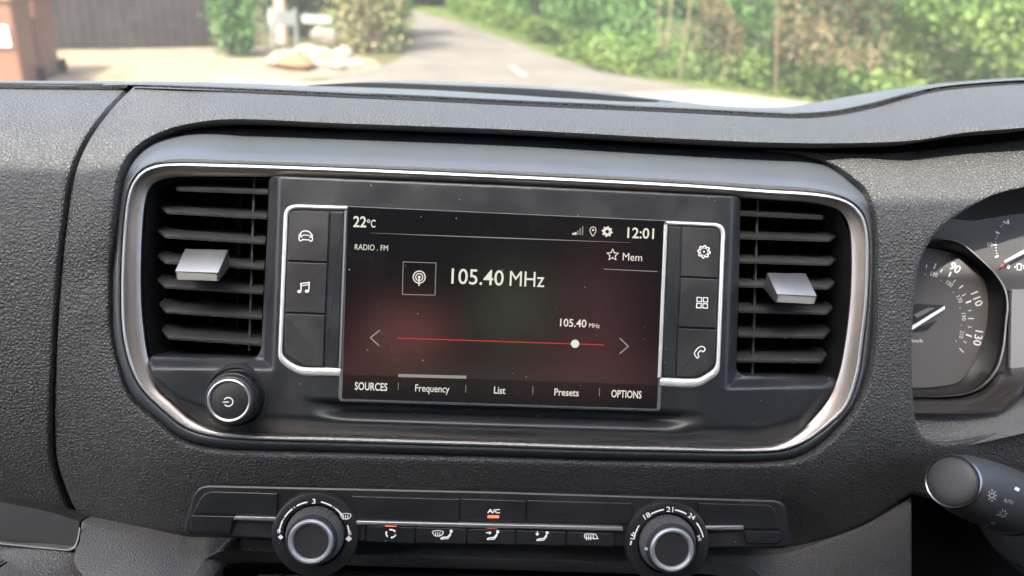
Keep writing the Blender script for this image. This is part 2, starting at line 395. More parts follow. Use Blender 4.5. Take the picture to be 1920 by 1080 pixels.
def leaves(name, pos, size, m, parent, droop=.35):
    n = len(pos); a = rng.normal(size=(n, 3)); a /= np.linalg.norm(a, axis=1)[:, None]
    b = rng.normal(size=(n, 3)); b -= (b*a).sum(1)[:, None]*a; b /= np.linalg.norm(b, axis=1)[:, None]
    s = size*rng.uniform(.6, 1.3, (n, 1)); a = a*s; b = b*s*.55
    v = np.stack([pos-a*.5, pos+b*.5, pos+a*.5, pos-b*.5], 1).reshape(-1, 3)
    me = bpy.data.meshes.new(name); me.vertices.add(4*n); me.vertices.foreach_set('co', v.ravel())
    me.loops.add(4*n); me.loops.foreach_set('vertex_index', np.arange(4*n)); me.polygons.add(n)
    me.polygons.foreach_set('loop_start', np.arange(n)*4); me.update(calc_edges=True); me.validate(); me.materials.append(m)
    o = bpy.data.objects.new(name, me); COL.objects.link(o); o.parent = parent; o.matrix_parent_inverse = parent.matrix_world.inverted(); return o
def tube(name, paths, m, parent, n=6):
    vs, fs = [], []
    for path in paths:
        k = len(vs)
        for i, (q, r) in enumerate(path):
            for j in range(n): a = 2*math.pi*j/n; vs.append((q[0]+r*math.cos(a), q[1]+r*math.sin(a), q[2]))
        for i in range(len(path)-1):
            for j in range(n): jj = (j+1) % n; fs.append((k+i*n+j, k+i*n+jj, k+(i+1)*n+jj, k+(i+1)*n+j))
    return link(name, vs, fs, m, parent)
def blob(c, rad, n):
    """points gathered in clumps through a crown's volume"""
    k = max(8, n//60); d = rng.normal(size=(k, 3)); d /= np.linalg.norm(d, axis=1)[:, None]; d *= rng.uniform(.35, 1, (k, 1))**.6
    q = np.repeat(d, n//k, 0); q = q + rng.normal(size=q.shape)*.16
    return np.array(c)+q*np.array(rad)
def bush(name, label, base, rad, n, size, m, group=None, cat_='shrub'):
    t = thing(name, label, cat_, base, group); b = np.array(base)
    pos = blob(b+np.array([0, 0, rad[2]*.95]), rad, n); pos = pos[pos[:, 2] > .02]
    leaves('foliage', pos, size, m, t)
    st = [[(b+np.array([random.uniform(-.2, .2), random.uniform(-.2, .2), 0]), .04), (b+np.array([random.uniform(-.5, .5)*rad[0], 0, rad[2]*1.2]), .015)] for _ in range(5)]
    for q in st: tube('stem', [q], BARK, t)
    return t
# hedge along the right of the lane
hb = cur([G(868, 18), G(900, 40), G(965, 72), G(1050, 100), G(1120, 122), G(1230, 146), G(1400, 176), G(1600, 205), G(1950, 250), G(2400, 300)], False, .3)
hb = resample(hb, 240)
t = thing('hedge', 'tall overgrown green hedge lining the right side of the lane', 'hedge', hb[120])
def hedgepts(n, h0, h1, depth, lo=0, hi=239, jit=.25):
    i = rng.uniform(lo, hi, n); k = i.astype(int); b = hb[k]+(hb[np.minimum(k+1, 239)]-hb[k])*(i-k)[:, None]
    tg = hb[np.minimum(k+1, 239)]-hb[k]; tg /= np.linalg.norm(tg, axis=1)[:, None]+1e-9; out = np.stack([-tg[:, 1], tg[:, 0], 0*tg[:, 0]], -1); out *= np.sign(out[:, :1]+1e-9)
    z = rng.uniform(h0, h1, n); L = .35*np.sin(b[:, 0]*1.9+z*1.3)+.25*np.sin(b[:, 1]*2.7-z*2.9)+.2*np.sin(b[:, 0]*5.1+b[:, 1]*3+z*5)
    q = b + out*(L+.30+rng.uniform(0, 1, n)**1.5*depth)[:, None]; q[:, 2] = z+rng.normal(size=n)*.05; return q
leaves('foliage', hedgepts(95000, .25, 4.2, 1.3), .10, LF, t)
leaves('low_growth', hedgepts(22000, 0, .55, .7)-np.array([.25, 0, 0]), .10, LFy, t)
leaves('dead_foliage', np.concatenate([hedgepts(420, .5, 1.35, .15, 171, 179)-np.array([.25, .1, 0]), hedgepts(1000, .55, 1.6, .2, 186, 200)-np.array([.25, .1, 0])]), .10, LFb, t)
leaves('yellow_foliage', hedgepts(5000, .7, 2.0, .2, 200, 232)-np.array([.2, .15, 0]), .11, LFy, t)
st = []
for i in range(7):
    b = hb[random.choice(list(range(168, 180))+list(range(186, 204)))]; x = random.uniform(-.3, .2)
    st.append([(b+np.array([x, .45, 0]), .014), (b+np.array([x+random.uniform(-.5, .5), 0, random.uniform(1., 2.2)]), .01)])
DW = noisemat('dead_wood', (.18, .12, .08), (.27, .20, .13), 5)
for q in st: tube('stem', [q], DW, t)
# plants on the left
bush('shrub', 'bright green leafy shrub at the right end of the dark fence', G(446, 106), (.42, .5, 1.5), 8000, .09, LF)
bush('bush', 'dark green bush behind the white street sign and post', G(585, 70), (1.3, .8, 2.0), 14000, .11, LFd, cat_='bush')
bush('roadside_bush', 'olive and brown bush on the left edge of the lane', G(690, 98), (.8, .75, 1.9), 9000, .09, leafmat('olive_leaves', [(.06, .09, .03), (.12, .16, .05), (.22, .20, .09), (.28, .2, .12)]), cat_='bush')
bush('roadside_shrub', 'green shrub at the inner bend of the lane', G(735, 72), (.55, .9, 1.9), 6000, .10, LF)
bush('garden_bush', 'small piece of dark green bush behind the brown bins', G(-40, 82), (1.0, .6, 1.6), 6000, .1, LFd, cat_='bush')
for i, (x, y, lb) in enumerate(((770, 10, 'far dark tree closing the left of the lane where it bends'), (830, 6, 'far dark tree in the middle of the lane bend'), (880, 10, 'far green tree at the right of the lane bend behind the hedge'))):
    b = G(x, y); t = thing('tree', lb, 'tree', b, 'trees at the far bend')
    leaves('crown', blob(b+np.array([0, 0, 3.2]), (2.2, 1.6, 3.2), 9000), .22, LFd, t); tube('trunk', [[(b, .18), (b+np.array([.1, 0, 3.]), .1)]], BARK, t)
t = thing('woodland', 'mass of distant trees beyond the lane and the fence', 'trees', G(820, -8)); t['kind'] = 'stuff'
q = rng.uniform(0, 1, (42000, 3)); q = np.stack([-26+q[:, 0]*56, 33+q[:, 1]*5+np.sin(q[:, 0]*40)*1.5, q[:, 2]*7.5], -1); leaves('foliage', q, .38, LFd, t)
# fence
fa, fb = G(-260, 99), G(402, 90)
t = thing('wooden_fence', 'tall dark grey close board wooden fence behind the gravel', 'fence', (fa+fb)/2)
FM = noisemat('weathered_boards', (0.020, 0.019, 0.017), (0.036, 0.032, 0.031), 2.2); nb = 62; vs, fs = [], []
fd = (fb-fa)/np.linalg.norm(fb-fa); fn = np.array([fd[1], -fd[0], 0])
def boxv(vs, fs, c, ex, ey, ez):
    k = len(vs)
    for sx in (-1, 1):
        for sy in (-1, 1):
            for sz in (-1, 1): vs.append(np.array(c)+np.array(ex)*sx+np.array(ey)*sy+np.array(ez)*sz)
    fs += [tuple(k+i for i in f) for f in ((0, 1, 3, 2), (4, 6, 7, 5), (0, 4, 5, 1), (2, 3, 7, 6), (0, 2, 6, 4), (1, 5, 7, 3))]
Lf = np.linalg.norm(fb-fa)
for i in range(nb):
    c = fa+fd*Lf*(i+.5)/nb; boxv(vs, fs, c+np.array([0, 0, 1.05])+fn*(.006 if i % 2 else -.006), fd*Lf/nb*.49, fn*.012, (0, 0, 1.02))
link('board_panel', vs, fs, FM, t, smooth=False)
for i in range(5):
    vs, fs = [], []; c = fa+fd*Lf*(i+.2)/4.4; boxv(vs, fs, c+np.array([0, 0, 1.1])-fn*.08, fd*.05, fn*.05, (0, 0, 1.1)); link('post', vs, fs, FM, t, smooth=False)
# wheelie bins
BR = noisemat('brown_bin_plastic', (0.152, 0.080, 0.051), (0.180, 0.095, 0.062), 3., .5)
def bin_(label, base, yaw):
    t = thing('wheelie_bin', label, 'bin', base, 'brown wheelie bins'); c, s = math.cos(yaw), math.sin(yaw)
    def tr(v): return [(base[0]+x*c-y*s, base[1]+x*s+y*c, z) for x, y, z in v]
    def ringz(hx, hy, z, yo=0, r=.05):
        q = rnd([(-hx, -hy), (hx, -hy), (hx, hy), (-hx, hy)], r, 4); return [(a, b+yo, z) for a, b in q]
    rs = [ringz(.235, .27, .05), ringz(.25, .30, .5), ringz(.275, .345, .93), ringz(.275, .345, .95), ringz(.292, .36, .955), ringz(.292, .36, .99)]
    n = len(rs[0]); vs = [v for r_ in rs for v in r_]; fs = [(k*n+i, k*n+(i+1) % n, (k+1)*n+(i+1) % n, (k+1)*n+i) for k in range(len(rs)-1) for i in range(n)]
    link('body', tr(vs), fs+[tuple(range(n))], BR, t)
    rs = [ringz(.30, .37, .985, -.01), ringz(.305, .375, 1.02, -.01), ringz(.27, .33, 1.06, 0), ringz(.2, .24, 1.085, .02)]; vs = [v for r_ in rs for v in r_]
    fs = [(k*n+i, k*n+(i+1) % n, (k+1)*n+(i+1) % n, (k+1)*n+i) for k in range(3) for i in range(n)]+[tuple(3*n+i for i in range(n))]
    link('lid', tr(vs), fs, noisemat('bin_lid', (.22, .15, .11), (.27, .19, .145), 4., .45), t)
    for sx in (-1, 1):
        v, f = [], []
        for k in range(2):
            for i in range(16): a = i*math.pi/8; v.append((sx*(.24+.05*k), .30+.1*math.cos(a), .1+.1*math.sin(a)))
        f = [(i, (i+1) % 16, 16+(i+1) % 16, 16+i) for i in range(16)]+[tuple(range(16)), tuple(range(16, 32))]; link('wheel', tr(v), f, M['core'], t)
    vs, fs = [], []; boxv(vs, fs, (0, .40, .99), (.2, 0, 0), (0, .018, 0), (0, 0, .018)); link('handle', tr([tuple(q) for q in vs]), fs, BR, t)
    return t, tr
bb = CAM+rays(2, 75)*9.2/rays(2, 75)[1]; b1 = np.array([bb[0], bb[1], 0]); tb, tr1 = bin_('nearer brown wheelie bin with a white and blue sticker, cut by the left edge', b1, math.radians(14))
bb = CAM+rays(50, 75)*10.1/rays(50, 75)[1]; b2 = np.array([bb[0], bb[1], 0]); bin_('brown wheelie bin tucked behind the right of the one with the sticker', b2, math.radians(10))
link('sticker', tr1([(-.17, -.335, .50), (-.17+.36, -.335, .50), (.19, -.352, .72), (-.17, -.352, .72)]), [(0, 1, 2, 3)], mat('sticker', (.75, .76, .80), .5), tb, smooth=False)
link('sticker_print', tr1([(.02, -.343, .57), (.17, -.343, .57), (.17, -.355, .70), (.02, -.355, .70)]), [(0, 1, 2, 3)], mat('sticker_blue', (.22, .35, .68), .5), tb, smooth=False)
# signs, post, stones
WP = mat('white_sign_paint', (.26, .28, .25), .6)
def sign(label, x0, x1, ytop, ybot, base_y, legs=True):
    g = G((x0+x1)/2, base_y); dist = g[1]
    def at(x, y): d = rays(x, y); return CAM+d*(dist/d[1])
    t = thing('street_sign', label, 'sign', g); a, b, c, d = at(x0, ytop), at(x1, ytop), at(x1, ybot), at(x0, ybot)
    ctr = (a+b+c+d)/4; hx = (b[0]-a[0])/2; hz = (a[2]-d[2])/2; vs, fs = [], []
    boxv(vs, fs, ctr, (hx, 0, 0), (0, .012, 0), (0, 0, hz)); link('board', vs, fs, WP, t, smooth=False)
    for x in ((a[0]+.04, b[0]-.04) if legs else (ctr[0]+.1,)):
        vs, fs = [], []; h = ctr[2]+hz+.05; boxv(vs, fs, (x, ctr[1]+.045, h/2), (.03, 0, 0), (0, .03, 0), (0, 0, h/2)); link('leg', vs, fs, WP if legs else BARK, t, smooth=False)
    return t
sign('white street name sign on two white legs beside the wooden pole', 503, 556, 20, 47, 90)
sign('small long white sign board in front of the dark bush', 566, 621, 28, 44, 84, False)
g = G(530, 80); t = thing('utility_pole', 'weathered brown wooden pole behind the white street sign', 'pole', g); tube('pole', [[(g, .12), (g+np.array([0, 0, 6.]), .1)]], noisemat('old_wood', (.30, .22, .17), (.42, .33, .26), 3), t, 12)
g = G(1903, 190); t = thing('concrete_post', 'pale leaning post in the hedge at the right edge of the view', 'post', g); tube('post', [[(g, .07), (g+np.array([.12, 0, 1.5]), .06)]], mat('post_grey', (.45, .43, .39), .8), t, 10)
SM = noisemat('pale_stone', (0.170, 0.143, 0.109), (0.245, 0.221, 0.183), 4.); SM2 = noisemat('ochre_stone', (0.143, 0.088, 0.041), (0.187, 0.129, 0.068), 5.)
stones = [(556, 132, .30, 'ochre boulder at the front of the stone pile'), (520, 128, .24, 'pale flat stone left of the ochre boulder'), (600, 112, .30, 'large pale stone in the middle of the pile'), (640, 116, .26, 'pale stone at the right of the pile'), (660, 130, .2, 'pale stone at the lower right of the pile'), (612, 96, .28, 'pale stone on top of the pile'), (575, 104, .24, 'pale stone below the white street sign'), (632, 132, .2, 'small pale stone at the front right of the pile'), (648, 100, .2, 'grey pale stone at the back right of the pile'), (540, 112, .22, 'brownish stone beside the sign legs'), (590, 130, .18, 'small stone just right of the ochre boulder')]
for i, (x, y, r, lb) in enumerate(stones):
    g = G(x, y); bm = bmesh.new(); bmesh.ops.create_icosphere(bm, subdivisions=2, radius=1)
    rr = random.Random(i); r *= .72; sc = (r*rr.uniform(.9, 1.4), r*rr.uniform(.7, 1), r*rr.uniform(.55, .8))
    if i == 5: g = g+np.array([0, 0, .18])
    vs = []
    for v in bm.verts:
        k = 1+.14*math.sin(v.co.x*4+i)+.12*math.sin(v.co.y*5+i*2)+.1*math.cos(v.co.z*6+i); vs.append((g[0]+v.co.x*sc[0]*k, g[1]+v.co.y*sc[1]*k, g[2]+sc[2]*.7+v.co.z*sc[2]*k))
    o = link('stone', vs, [tuple(v.index for v in f.verts) for f in bm.faces], SM2 if i in (0,) else SM, None, angle=25); bm.free(); tag(o, lb, 'stone', 'stones piled beside the gravel')
# ================================================================== VAN CABIN (beyond the frame: added and shaped to shade the dashboard)
t = thing('van_cabin', 'unseen grey roof lining, doors and bulkhead around the dashboard, shaped to shade it', 'van cabin', (0, -.4, .5))
CM = mat('cabin_trim', (.30, .275, .25), .8)
def cbox(name, x0, x1, y0, y1, z0, z1, m=CM):
    vs, fs = [], []; boxv(vs, fs, ((x0+x1)/2, (y0+y1)/2, (z0+z1)/2), ((x1-x0)/2, 0, 0), (0, (y1-y0)/2, 0), (0, 0, (z1-z0)/2)); return link(name, vs, fs, m, t, smooth=False)
cbox('roof_lining', -.9, .9, -1.3, -.08, 2.06, 2.10, mat('headlining', (.50, .49, .46), .9))
cbox('bulkhead', -.9, .9, -1.34, -1.3, .5, 2.06, mat('bulkhead_trim', (.26, .21, .19), .8))
for s in (-1, 1):
    cbox('door', s*.9-.02, s*.9+.02, -1.3, 1.0, .5, 1.46, mat('door_trim', (.12, .12, .12), .6))
    cbox('pillar', s*.9-.03, s*.9+.03, -1.3, -.55, 1.46, 2.06, CM)
cbox('floor', -.9, .9, -1.1, 1.1, .46, .5, M['core'])
cbox('firewall', -.9, .9, 1.02, 1.06, .5, 1.40, M['core'])
wg = bpy.data.materials.new('windscreen_glass'); n, l, b = nodes(wg); out = n['Material Output']
tr_ = n.new('ShaderNodeBsdfTransparent'); tr_.inputs[0].default_value = (.92, .94, .93, 1); gl = n.new('ShaderNodeBsdfGlossy'); gl.inputs['Roughness'].default_value = .02
df = n.new('ShaderNodeBsdfTranslucent'); df.inputs[0].default_value = (.8, .8, .78, 1); m1 = n.new('ShaderNodeMixShader'); m1.inputs[0].default_value = .05
m2 = n.new('ShaderNodeMixShader'); m2.inputs[0].default_value = .035; l.new(tr_.outputs[0], m1.inputs[1]); l.new(gl.outputs[0], m1.inputs[2]); l.new(m1.outputs[0], m2.inputs[1]); l.new(df.outputs[0], m2.inputs[2]); l.new(m2.outputs[0], out.inputs[0])
vs, fs = [], []
for j in range(9):
    for i in range(17):
        a = i/16*2-1; s = j/8; vs.append((a*(.88-.06*s), -.02+(1.04+.02)*(1-s)-.16*a*a*(1-s*.6)*(1-s), 1.40+(2.06-1.40)*s+.03*math.sin(math.pi*s)))
for j in range(8):
    for i in range(16): fs.append((j*17+i, j*17+i+1, (j+1)*17+i+1, (j+1)*17+i))
WS = link('windscreen', vs, fs, wg); tag(WS, 'clear curved windscreen between the dashboard and the lane', 'windscreen')
# ================================================================== DASHBOARD
dash = thing('dashboard', 'dark grey grained van dashboard with a padded top, around the radio and vents', 'dashboard', P(960, 1100, -.08))
# outlines
gapL = cur([(238, 165), (207, 196), (178, 231), (155, 266), (138, 305), (127, 345), (117, 420), (108, 500), (102, 600), (97, 700), (94, 780), (96, 860), (111, 915), (129, 955), (145, 973)])
gapR = cur([(252, 162), (221, 192), (190, 229), (165, 268), (148, 305), (137, 345), (126, 420), (117, 500), (110, 600), (105, 700), (103, 780), (107, 860), (121, 907), (137, 946), (152, 973)])
seam = cur([(252, 162), (467, 170), (640, 178), (800, 185), (960, 193), (1120, 200), (1280, 207), (1440, 215), (1500, 217), (1560, 213), (1640, 197), (1700, 180), (1760, 166), (1850, 157), (1920, 153), (2300, 146)])
lip = cur([(2300, 190), (2050, 222), (1920, 240), (1813, 249), (1713, 264), (1600, 269), (1447, 268), (1280, 261), (960, 244), (640, 232), (433, 224), (383, 228), (317, 242), (267, 266), (238, 294), (221, 333), (212, 395), (208, 455), (205, 550), (208, 622), (219, 680), (243, 746), (292, 791), (335, 826), (381, 841), (438, 848), (660, 854), (930, 861), (1200, 868), (1450, 870), (1503, 862), (1540, 841), (1579, 804), (1614, 755), (1632, 707), (1642, 650), (1645, 540), (1644, 430), (1639, 395), (1624, 357), (1600, 334), (1567, 311), (1517, 293), (1470, 284), (1440, 281)])
under = cur([(1440, 281), (1560, 287), (1647, 288), (1713, 283), (1813, 273), (1920, 261), (2300, 215)])
clus = cur([(2300, 330), (2050, 335), (1920, 352), (1868, 364), (1835, 379), (1803, 398), (1770, 422), (1742, 455), (1725, 491), (1715, 540), (1710, 625), (1710, 707), (1713, 770)])
ledge = cur([(1713, 770), (1718, 795), (1728, 815), (1745, 827), (1767, 831), (1796, 828), (1850, 815), (1920, 799), (2300, 740)])
bottom = seg([(2300, 1000), (1900, 980), (1709, 926)]); bottom2 = cur([(1709, 926), (1620, 981), (1540, 1013), (1470, 1034), (1330, 1036), (1190, 1034), (700, 1020), (345, 1007), (250, 996), (152, 975)])
lb = [(150, 200, -48), (150, 260, -14), (150, 310, -4), (150, 380, 2), (160, 460, 4), (150, 600, 1), (150, 750, -8), (150, 880, -26), (160, 970, -44)]
fbrow = tps([(250, 162, -78), (300, 172, -64), (640, 180, -80), (960, 193, -80), (1280, 207, -80), (1500, 217, -76), (1700, 181, -95), (1920, 155, -110), (2300, 146, -120),
             (640, 200, -50), (960, 213, -50), (1280, 230, -48), (1560, 240, -38), (1700, 215, -48), (1920, 195, -50), (640, 222, -20), (960, 234, -20), (1280, 250, -18), (1560, 258, -15), (1713, 250, -15), (1920, 225, -12),
             (640, 232, -11), (960, 244, -11), (1280, 261, -10), (1600, 269, -8), (1813, 249, -4), (1920, 240, -3), (2300, 190, 2), (430, 224, -12), (430, 195, -44), (300, 245, -14), (300, 200, -42)]+lb)
fbody = tps([(300, 245, -14), (300, 200, -42), (250, 162, -78), (200, 500, 2), (200, 620, 0), (300, 860, -6), (480, 880, -3), (480, 940, -18), (480, 1005, -38), (800, 880, -2), (1000, 880, -2), (1000, 940, -18), (1000, 1030, -46), (1300, 890, -2), (1500, 900, -4), (1600, 830, 0), (1650, 700, 5), (1650, 500, 6), (1650, 400, 3), (1600, 330, -8), (1700, 330, -8), (1700, 290, -26), (1560, 290, -24), (1920, 270, -24), (1920, 330, -4), (1800, 360, 0), (1700, 560, 6), (1700, 720, 2), (1700, 850, -10), (1600, 960, -28), (1450, 1030, -48), (1720, 920, -30), (1900, 860, -24), (2200, 800, -20), (2200, 1000, -50), (2300, 240, -24)]+lb)
def fbrow(x, y):
    ys = np.interp(x, seam[:, 0], seam[:, 1]); lq = lip[(lip[:, 0] > 430) & (lip[:, 1] < 275)][::-1]; lq = lq[np.argsort(lq[:, 0])]
    yl = np.interp(x, np.r_[240, lq[:, 0]], np.r_[262, lq[:, 1]]); t = np.clip((y-ys)/(yl-ys), -.1, 1)
    ws = np.interp(x, [240, 1440, 1920, 2300], [-74, -80, -110, -120])/1000; wl = np.interp(x, [240, 1280, 1600, 1920, 2300], [-12, -11, -8, -3, 2])/1000
    return wl+(ws-wl)*np.maximum(1-t, 0)**1.3
def wcentre(x, y):
    a = fbody(x, y); b = fbrow(x, y); ly = np.interp(x, [300, 433, 640, 960, 1280, 1447, 1600, 1713, 1813, 1920, 2300], [250, 224, 232, 244, 261, 268, 269, 264, 249, 240, 190])+4
    k = sst(280, 430, x)*(y < ly+3) if True else 0
    return a*(1-k)+b*k
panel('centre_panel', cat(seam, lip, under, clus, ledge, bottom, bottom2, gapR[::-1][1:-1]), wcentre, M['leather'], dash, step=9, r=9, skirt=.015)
fpass = tps([(x, y+dy, w_) for x, dy in ((-300, -14), (0, 0), (130, 2), (240, 4)) for y, w_ in ((163, -82), (190, -52), (220, -30), (260, -13), (310, -3), (380, 2), (460, 4), (600, 0), (750, -10), (880, -29), (975, -50))])
panel('passenger_panel', cat(seg([(-400, 146), (0, 162), (120, 164), (238, 165)]), gapL[1:], cur([(145, 973), (60, 955), (0, 943), (-400, 870)])[1:], seg([(-400, 860), (-400, 160)])), fpass, M['leather'], dash, step=9, r=8, skirt=.022)
# padded top beyond the seam
sil = cur([(-500, 138), (0, 151), (200, 152), (330, 153), (467, 156), (567, 160), (640, 157), (707, 152), (800, 153), (960, 159), (1040, 164), (1140, 173), (1280, 191), (1357, 199), (1467, 201), (1530, 192), (1613, 177), (1713, 162), (1813, 152), (1920, 145), (2400, 128)])
seam2 = cur([(2400, 142), (1920, 150), (1850, 154), (1760, 163), (1700, 176), (1640, 193), (1560, 209), (1500, 213), (1440, 211), (1280, 203), (1120, 196), (960, 189), (800, 181), (640, 174), (467, 166), (252, 159), (120, 161), (0, 159), (-500, 146)])
sx = [-500, 0, 252, 467, 640, 800, 960, 1120, 1280, 1440, 1500, 1560, 1640, 1700, 1760, 1850, 1920, 2400]; sy = [146, 159, 159, 166, 174, 181, 189, 196, 203, 211, 213, 209, 193, 176, 163, 154, 150, 142]
zx = [-500, 0, 467, 640, 707, 960, 1140, 1280, 1357, 1467, 1530, 1613, 1713, 1813, 1920, 2400]; zy = [138, 151, 156, 157, 152, 159, 173, 191, 199, 201, 192, 177, 162, 152, 145, 128]
_s2 = seam2[np.argsort(seam2[:, 0])]; _z2 = sil[np.argsort(sil[:, 0])]
def wtop(x, y): s = np.interp(x, _s2[:, 0], _s2[:, 1]); z = np.interp(x, _z2[:, 0], _z2[:, 1]); t = np.clip((s-y)/np.maximum(s-z, 3), 0, 1.05); return -.082-.022*np.clip((x-1500)/400, 0, 1)-t*(.11+.06*sst(500, 700, x)*(1-sst(1200, 1400, x)))
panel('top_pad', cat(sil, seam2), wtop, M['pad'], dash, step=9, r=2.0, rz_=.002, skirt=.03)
# sewn seam
sc = resample(seam, 420); sc = sc[sc[:, 0] < 2290]; sc[:, 1] -= 2
ss = []
W_ = wtop(sc[:, 0], sc[:, 1]-3)
_sb = seam[np.argsort(seam[:, 0])]
def wpipe(x, y, k): b = np.interp(x, _sb[:, 0], _sb[:, 1]); return np.maximum(wtop(x, np.minimum(y, b-4)), np.where(y > b, wcentre(x, y), -1.))+k
loft('seam_piping', [np.stack([sc[:, 0], sc[:, 1]+dy, wpipe(sc[:, 0], sc[:, 1]+dy, dw)], -1) for dy, dw in ((-4.6, -.006), (-3.6, .001), (-1, .004), (2.0, .004), (4.5, .003), (6.2, .0012), (6.8, -.006))], leather('stitched_edge', (.010, .010, .010), .75, 420, .0016, spec=.25), dash)
sc = seg([(-480, 145), (0, 161), (238, 163)], 8)[:, :2]; loft('seam_piping', [np.stack([sc[:, 0], sc[:, 1]+dy, (wtop(sc[:, 0], np.minimum(sc[:, 1]+dy, sc[:, 1]-1)) if dy < 0 else np.maximum(wtop(sc[:, 0], sc[:, 1]-1), fpass(sc[:, 0], sc[:, 1]+dy)))+dw], -1) for dy, dw in ((-7, -.006), (-6, .001), (-2.5, .0045), (1.5, .0045), (4.5, .002), (5.2, -.006))], leather('stitched_edge_left', (.014, .014, .014), .75, 420, .0016, spec=.25), dash)
# demister slot in the padded top
slot = cat(cur([(575, 160), (640, 156), (707, 155), (873, 161), (1040, 169), (1173, 181), (1262, 191)]), cur([(1262, 192), (1173, 190), (1040, 182.5), (807, 168), (640, 162.5), (575, 160.6)])[1:-1])
panel('demister_slot', slot, lambda x, y: wtop(x, y)+.004, mat('slot_black', (.008, .008, .008), .9, spec=.1), dash, step=6, skirt=.003)
# core behind every joint
panel('inner_structure', cat(seg([(-400, 168), (240, 170)]), cur([(260, 172), (640, 186), (960, 200), (1280, 215), (1500, 224), (1700, 190), (1920, 165), (2300, 160)]), seg([(2300, 1300), (-400, 1300)])),
      tps([(x, y, w_) for x in (-400, 300, 960, 1600, 2300) for y, w_ in ((160, -128), (200, -100), (250, -85), (300, -75), (500, -75), (800, -75), (950, -85), (1100, -85), (1300, -60))]), M['core'], dash, step=40, skirt=0)
# lower console, storage recess at the left, tray
fcon = tps([(150, 978, -34), (345, 1010, -36), (700, 1022, -38), (1190, 1036, -38), (1470, 1038, -38), (1600, 990, -38), (1709, 930, -38), (145, 1045, -6), (300, 1080, 10), (400, 1040, -20), (700, 1035, -28), (1190, 1046, -28), (1500, 1060, -38), (1500, 1300, -48), (1600, 1100, -46), (1709, 1100, -46), (1709, 1300, -60), (200, 1100, 14), (330, 1300, 40)])
tray = cat(cur([(352, 1135), (362, 1100), (374, 1070), (388, 1048), (410, 1034), (440, 1032)]), cur([(440, 1032), (700, 1041), (900, 1048), (1190, 1056), (1340, 1057), (1392, 1062), (1420, 1080), (1436, 1110), (1442, 1140)])[1:])
panel('lower_console', cat(cur([(153, 978), (250, 998), (345, 1009), (700, 1022), (1190, 1036), (1330, 1038), (1470, 1037), (1540, 1016), (1620, 984), (1709, 929)]), seg([(1709, 929), (1709, 1300)]), seg([(1442, 1300), (1442, 1140)]), tray[::-1][1:-1], seg([(352, 1135), (330, 1300)]), seg([(200, 1300), (160, 1085)]), cur([(160, 1085), (142, 1060), (140, 1040), (150, 1015)])[1:]), fcon, M['leather2'], dash, step=9, r=5, skirt=.03)
# passenger recess
rec = cat(cur([(-400, 870), (0, 941), (60, 953), (100, 962), (149, 977)]), rnd([(149, 977), (145, 1032), (-400, 968)], [0, 14, 0])[1:])
panel('storage_recess', rec, tps([(-400, 900, -34), (0, 945, -34), (148, 978, -34), (0, 1018, -33), (140, 1030, -33), (-400, 980, -32)]), satin('recess_plastic', (.020, .022, .022), .45, .3, .2), dash, step=10, skirt=.01)
e = cur([(-400, 968), (0, 1019), (100, 1029), (128, 1031), (140, 1026), (146, 1012), (150, 990)], False, 4)
loft('recess_trim', [np.stack([e[:, 0]+dx, e[:, 1]+dy, np.full(len(e), w_)], -1) for dx, dy, w_ in ((-1.5, -2.2, -.028), (-.5, -.8, -.0245), (.5, 1., -.0245), (1.5, 2.4, -.03))], mat('recess_trim', (.30, .31, .29), .4), dash)
panel('passenger_lower_panel', cat(cur([(-400, 968), (0, 1021), (100, 1031), (140, 1033), (170, 1038), (230, 1060)]), seg([(230, 1060), (300, 1300), (-400, 1300), (-400, 980)])), tps([(-400, 980, -26), (0, 1022, -27), (140, 1036, -27), (0, 1045, -24), (0, 1060, -16), (0, 1080, -2), (150, 1062, -24), (150, 1085, -18), (230, 1065, -34), (0, 1300, 50), (250, 1300, 20), (-400, 1300, 50)]), M['leather2'], dash, step=9, r=4, skirt=.02)
# tray and its switch strip
trayp = cat(tray, seg([(1442, 1300), (352, 1300)]))
ti = offs(trayp, 3)
vsx = P(tray[:, 0], tray[:, 1], fcon(tray[:, 0], tray[:, 1])-.001); back = vsx-N*.05; k = len(tray)
link('tray_wall', list(vsx)+list(back), [(i, i+1, k+i+1, k+i) for i in range(k-1)], M['leather2'], dash)
it = cur([(395, 1140), (402, 1095), (420, 1062), (440, 1056), (700, 1062), (1190, 1076), (1350, 1080), (1385, 1095), (1400, 1140)])
panel('tray_surround', cat(tray, cur([(1442, 1140), (1400, 1140)])[1:], it[::-1][1:]), tps([(380, 1060, -22), (420, 1062, -34), (410, 1036, -16), (400, 1130, -20), (700, 1041, -46), (700, 1060, -52), (1190, 1056, -46), (1190, 1072, -52), (1400, 1065, -34), (1430, 1120, -30), (362, 1110, -6), (385, 1110, -22)]), M['leather2'], dash, step=8, r=2, skirt=.03)
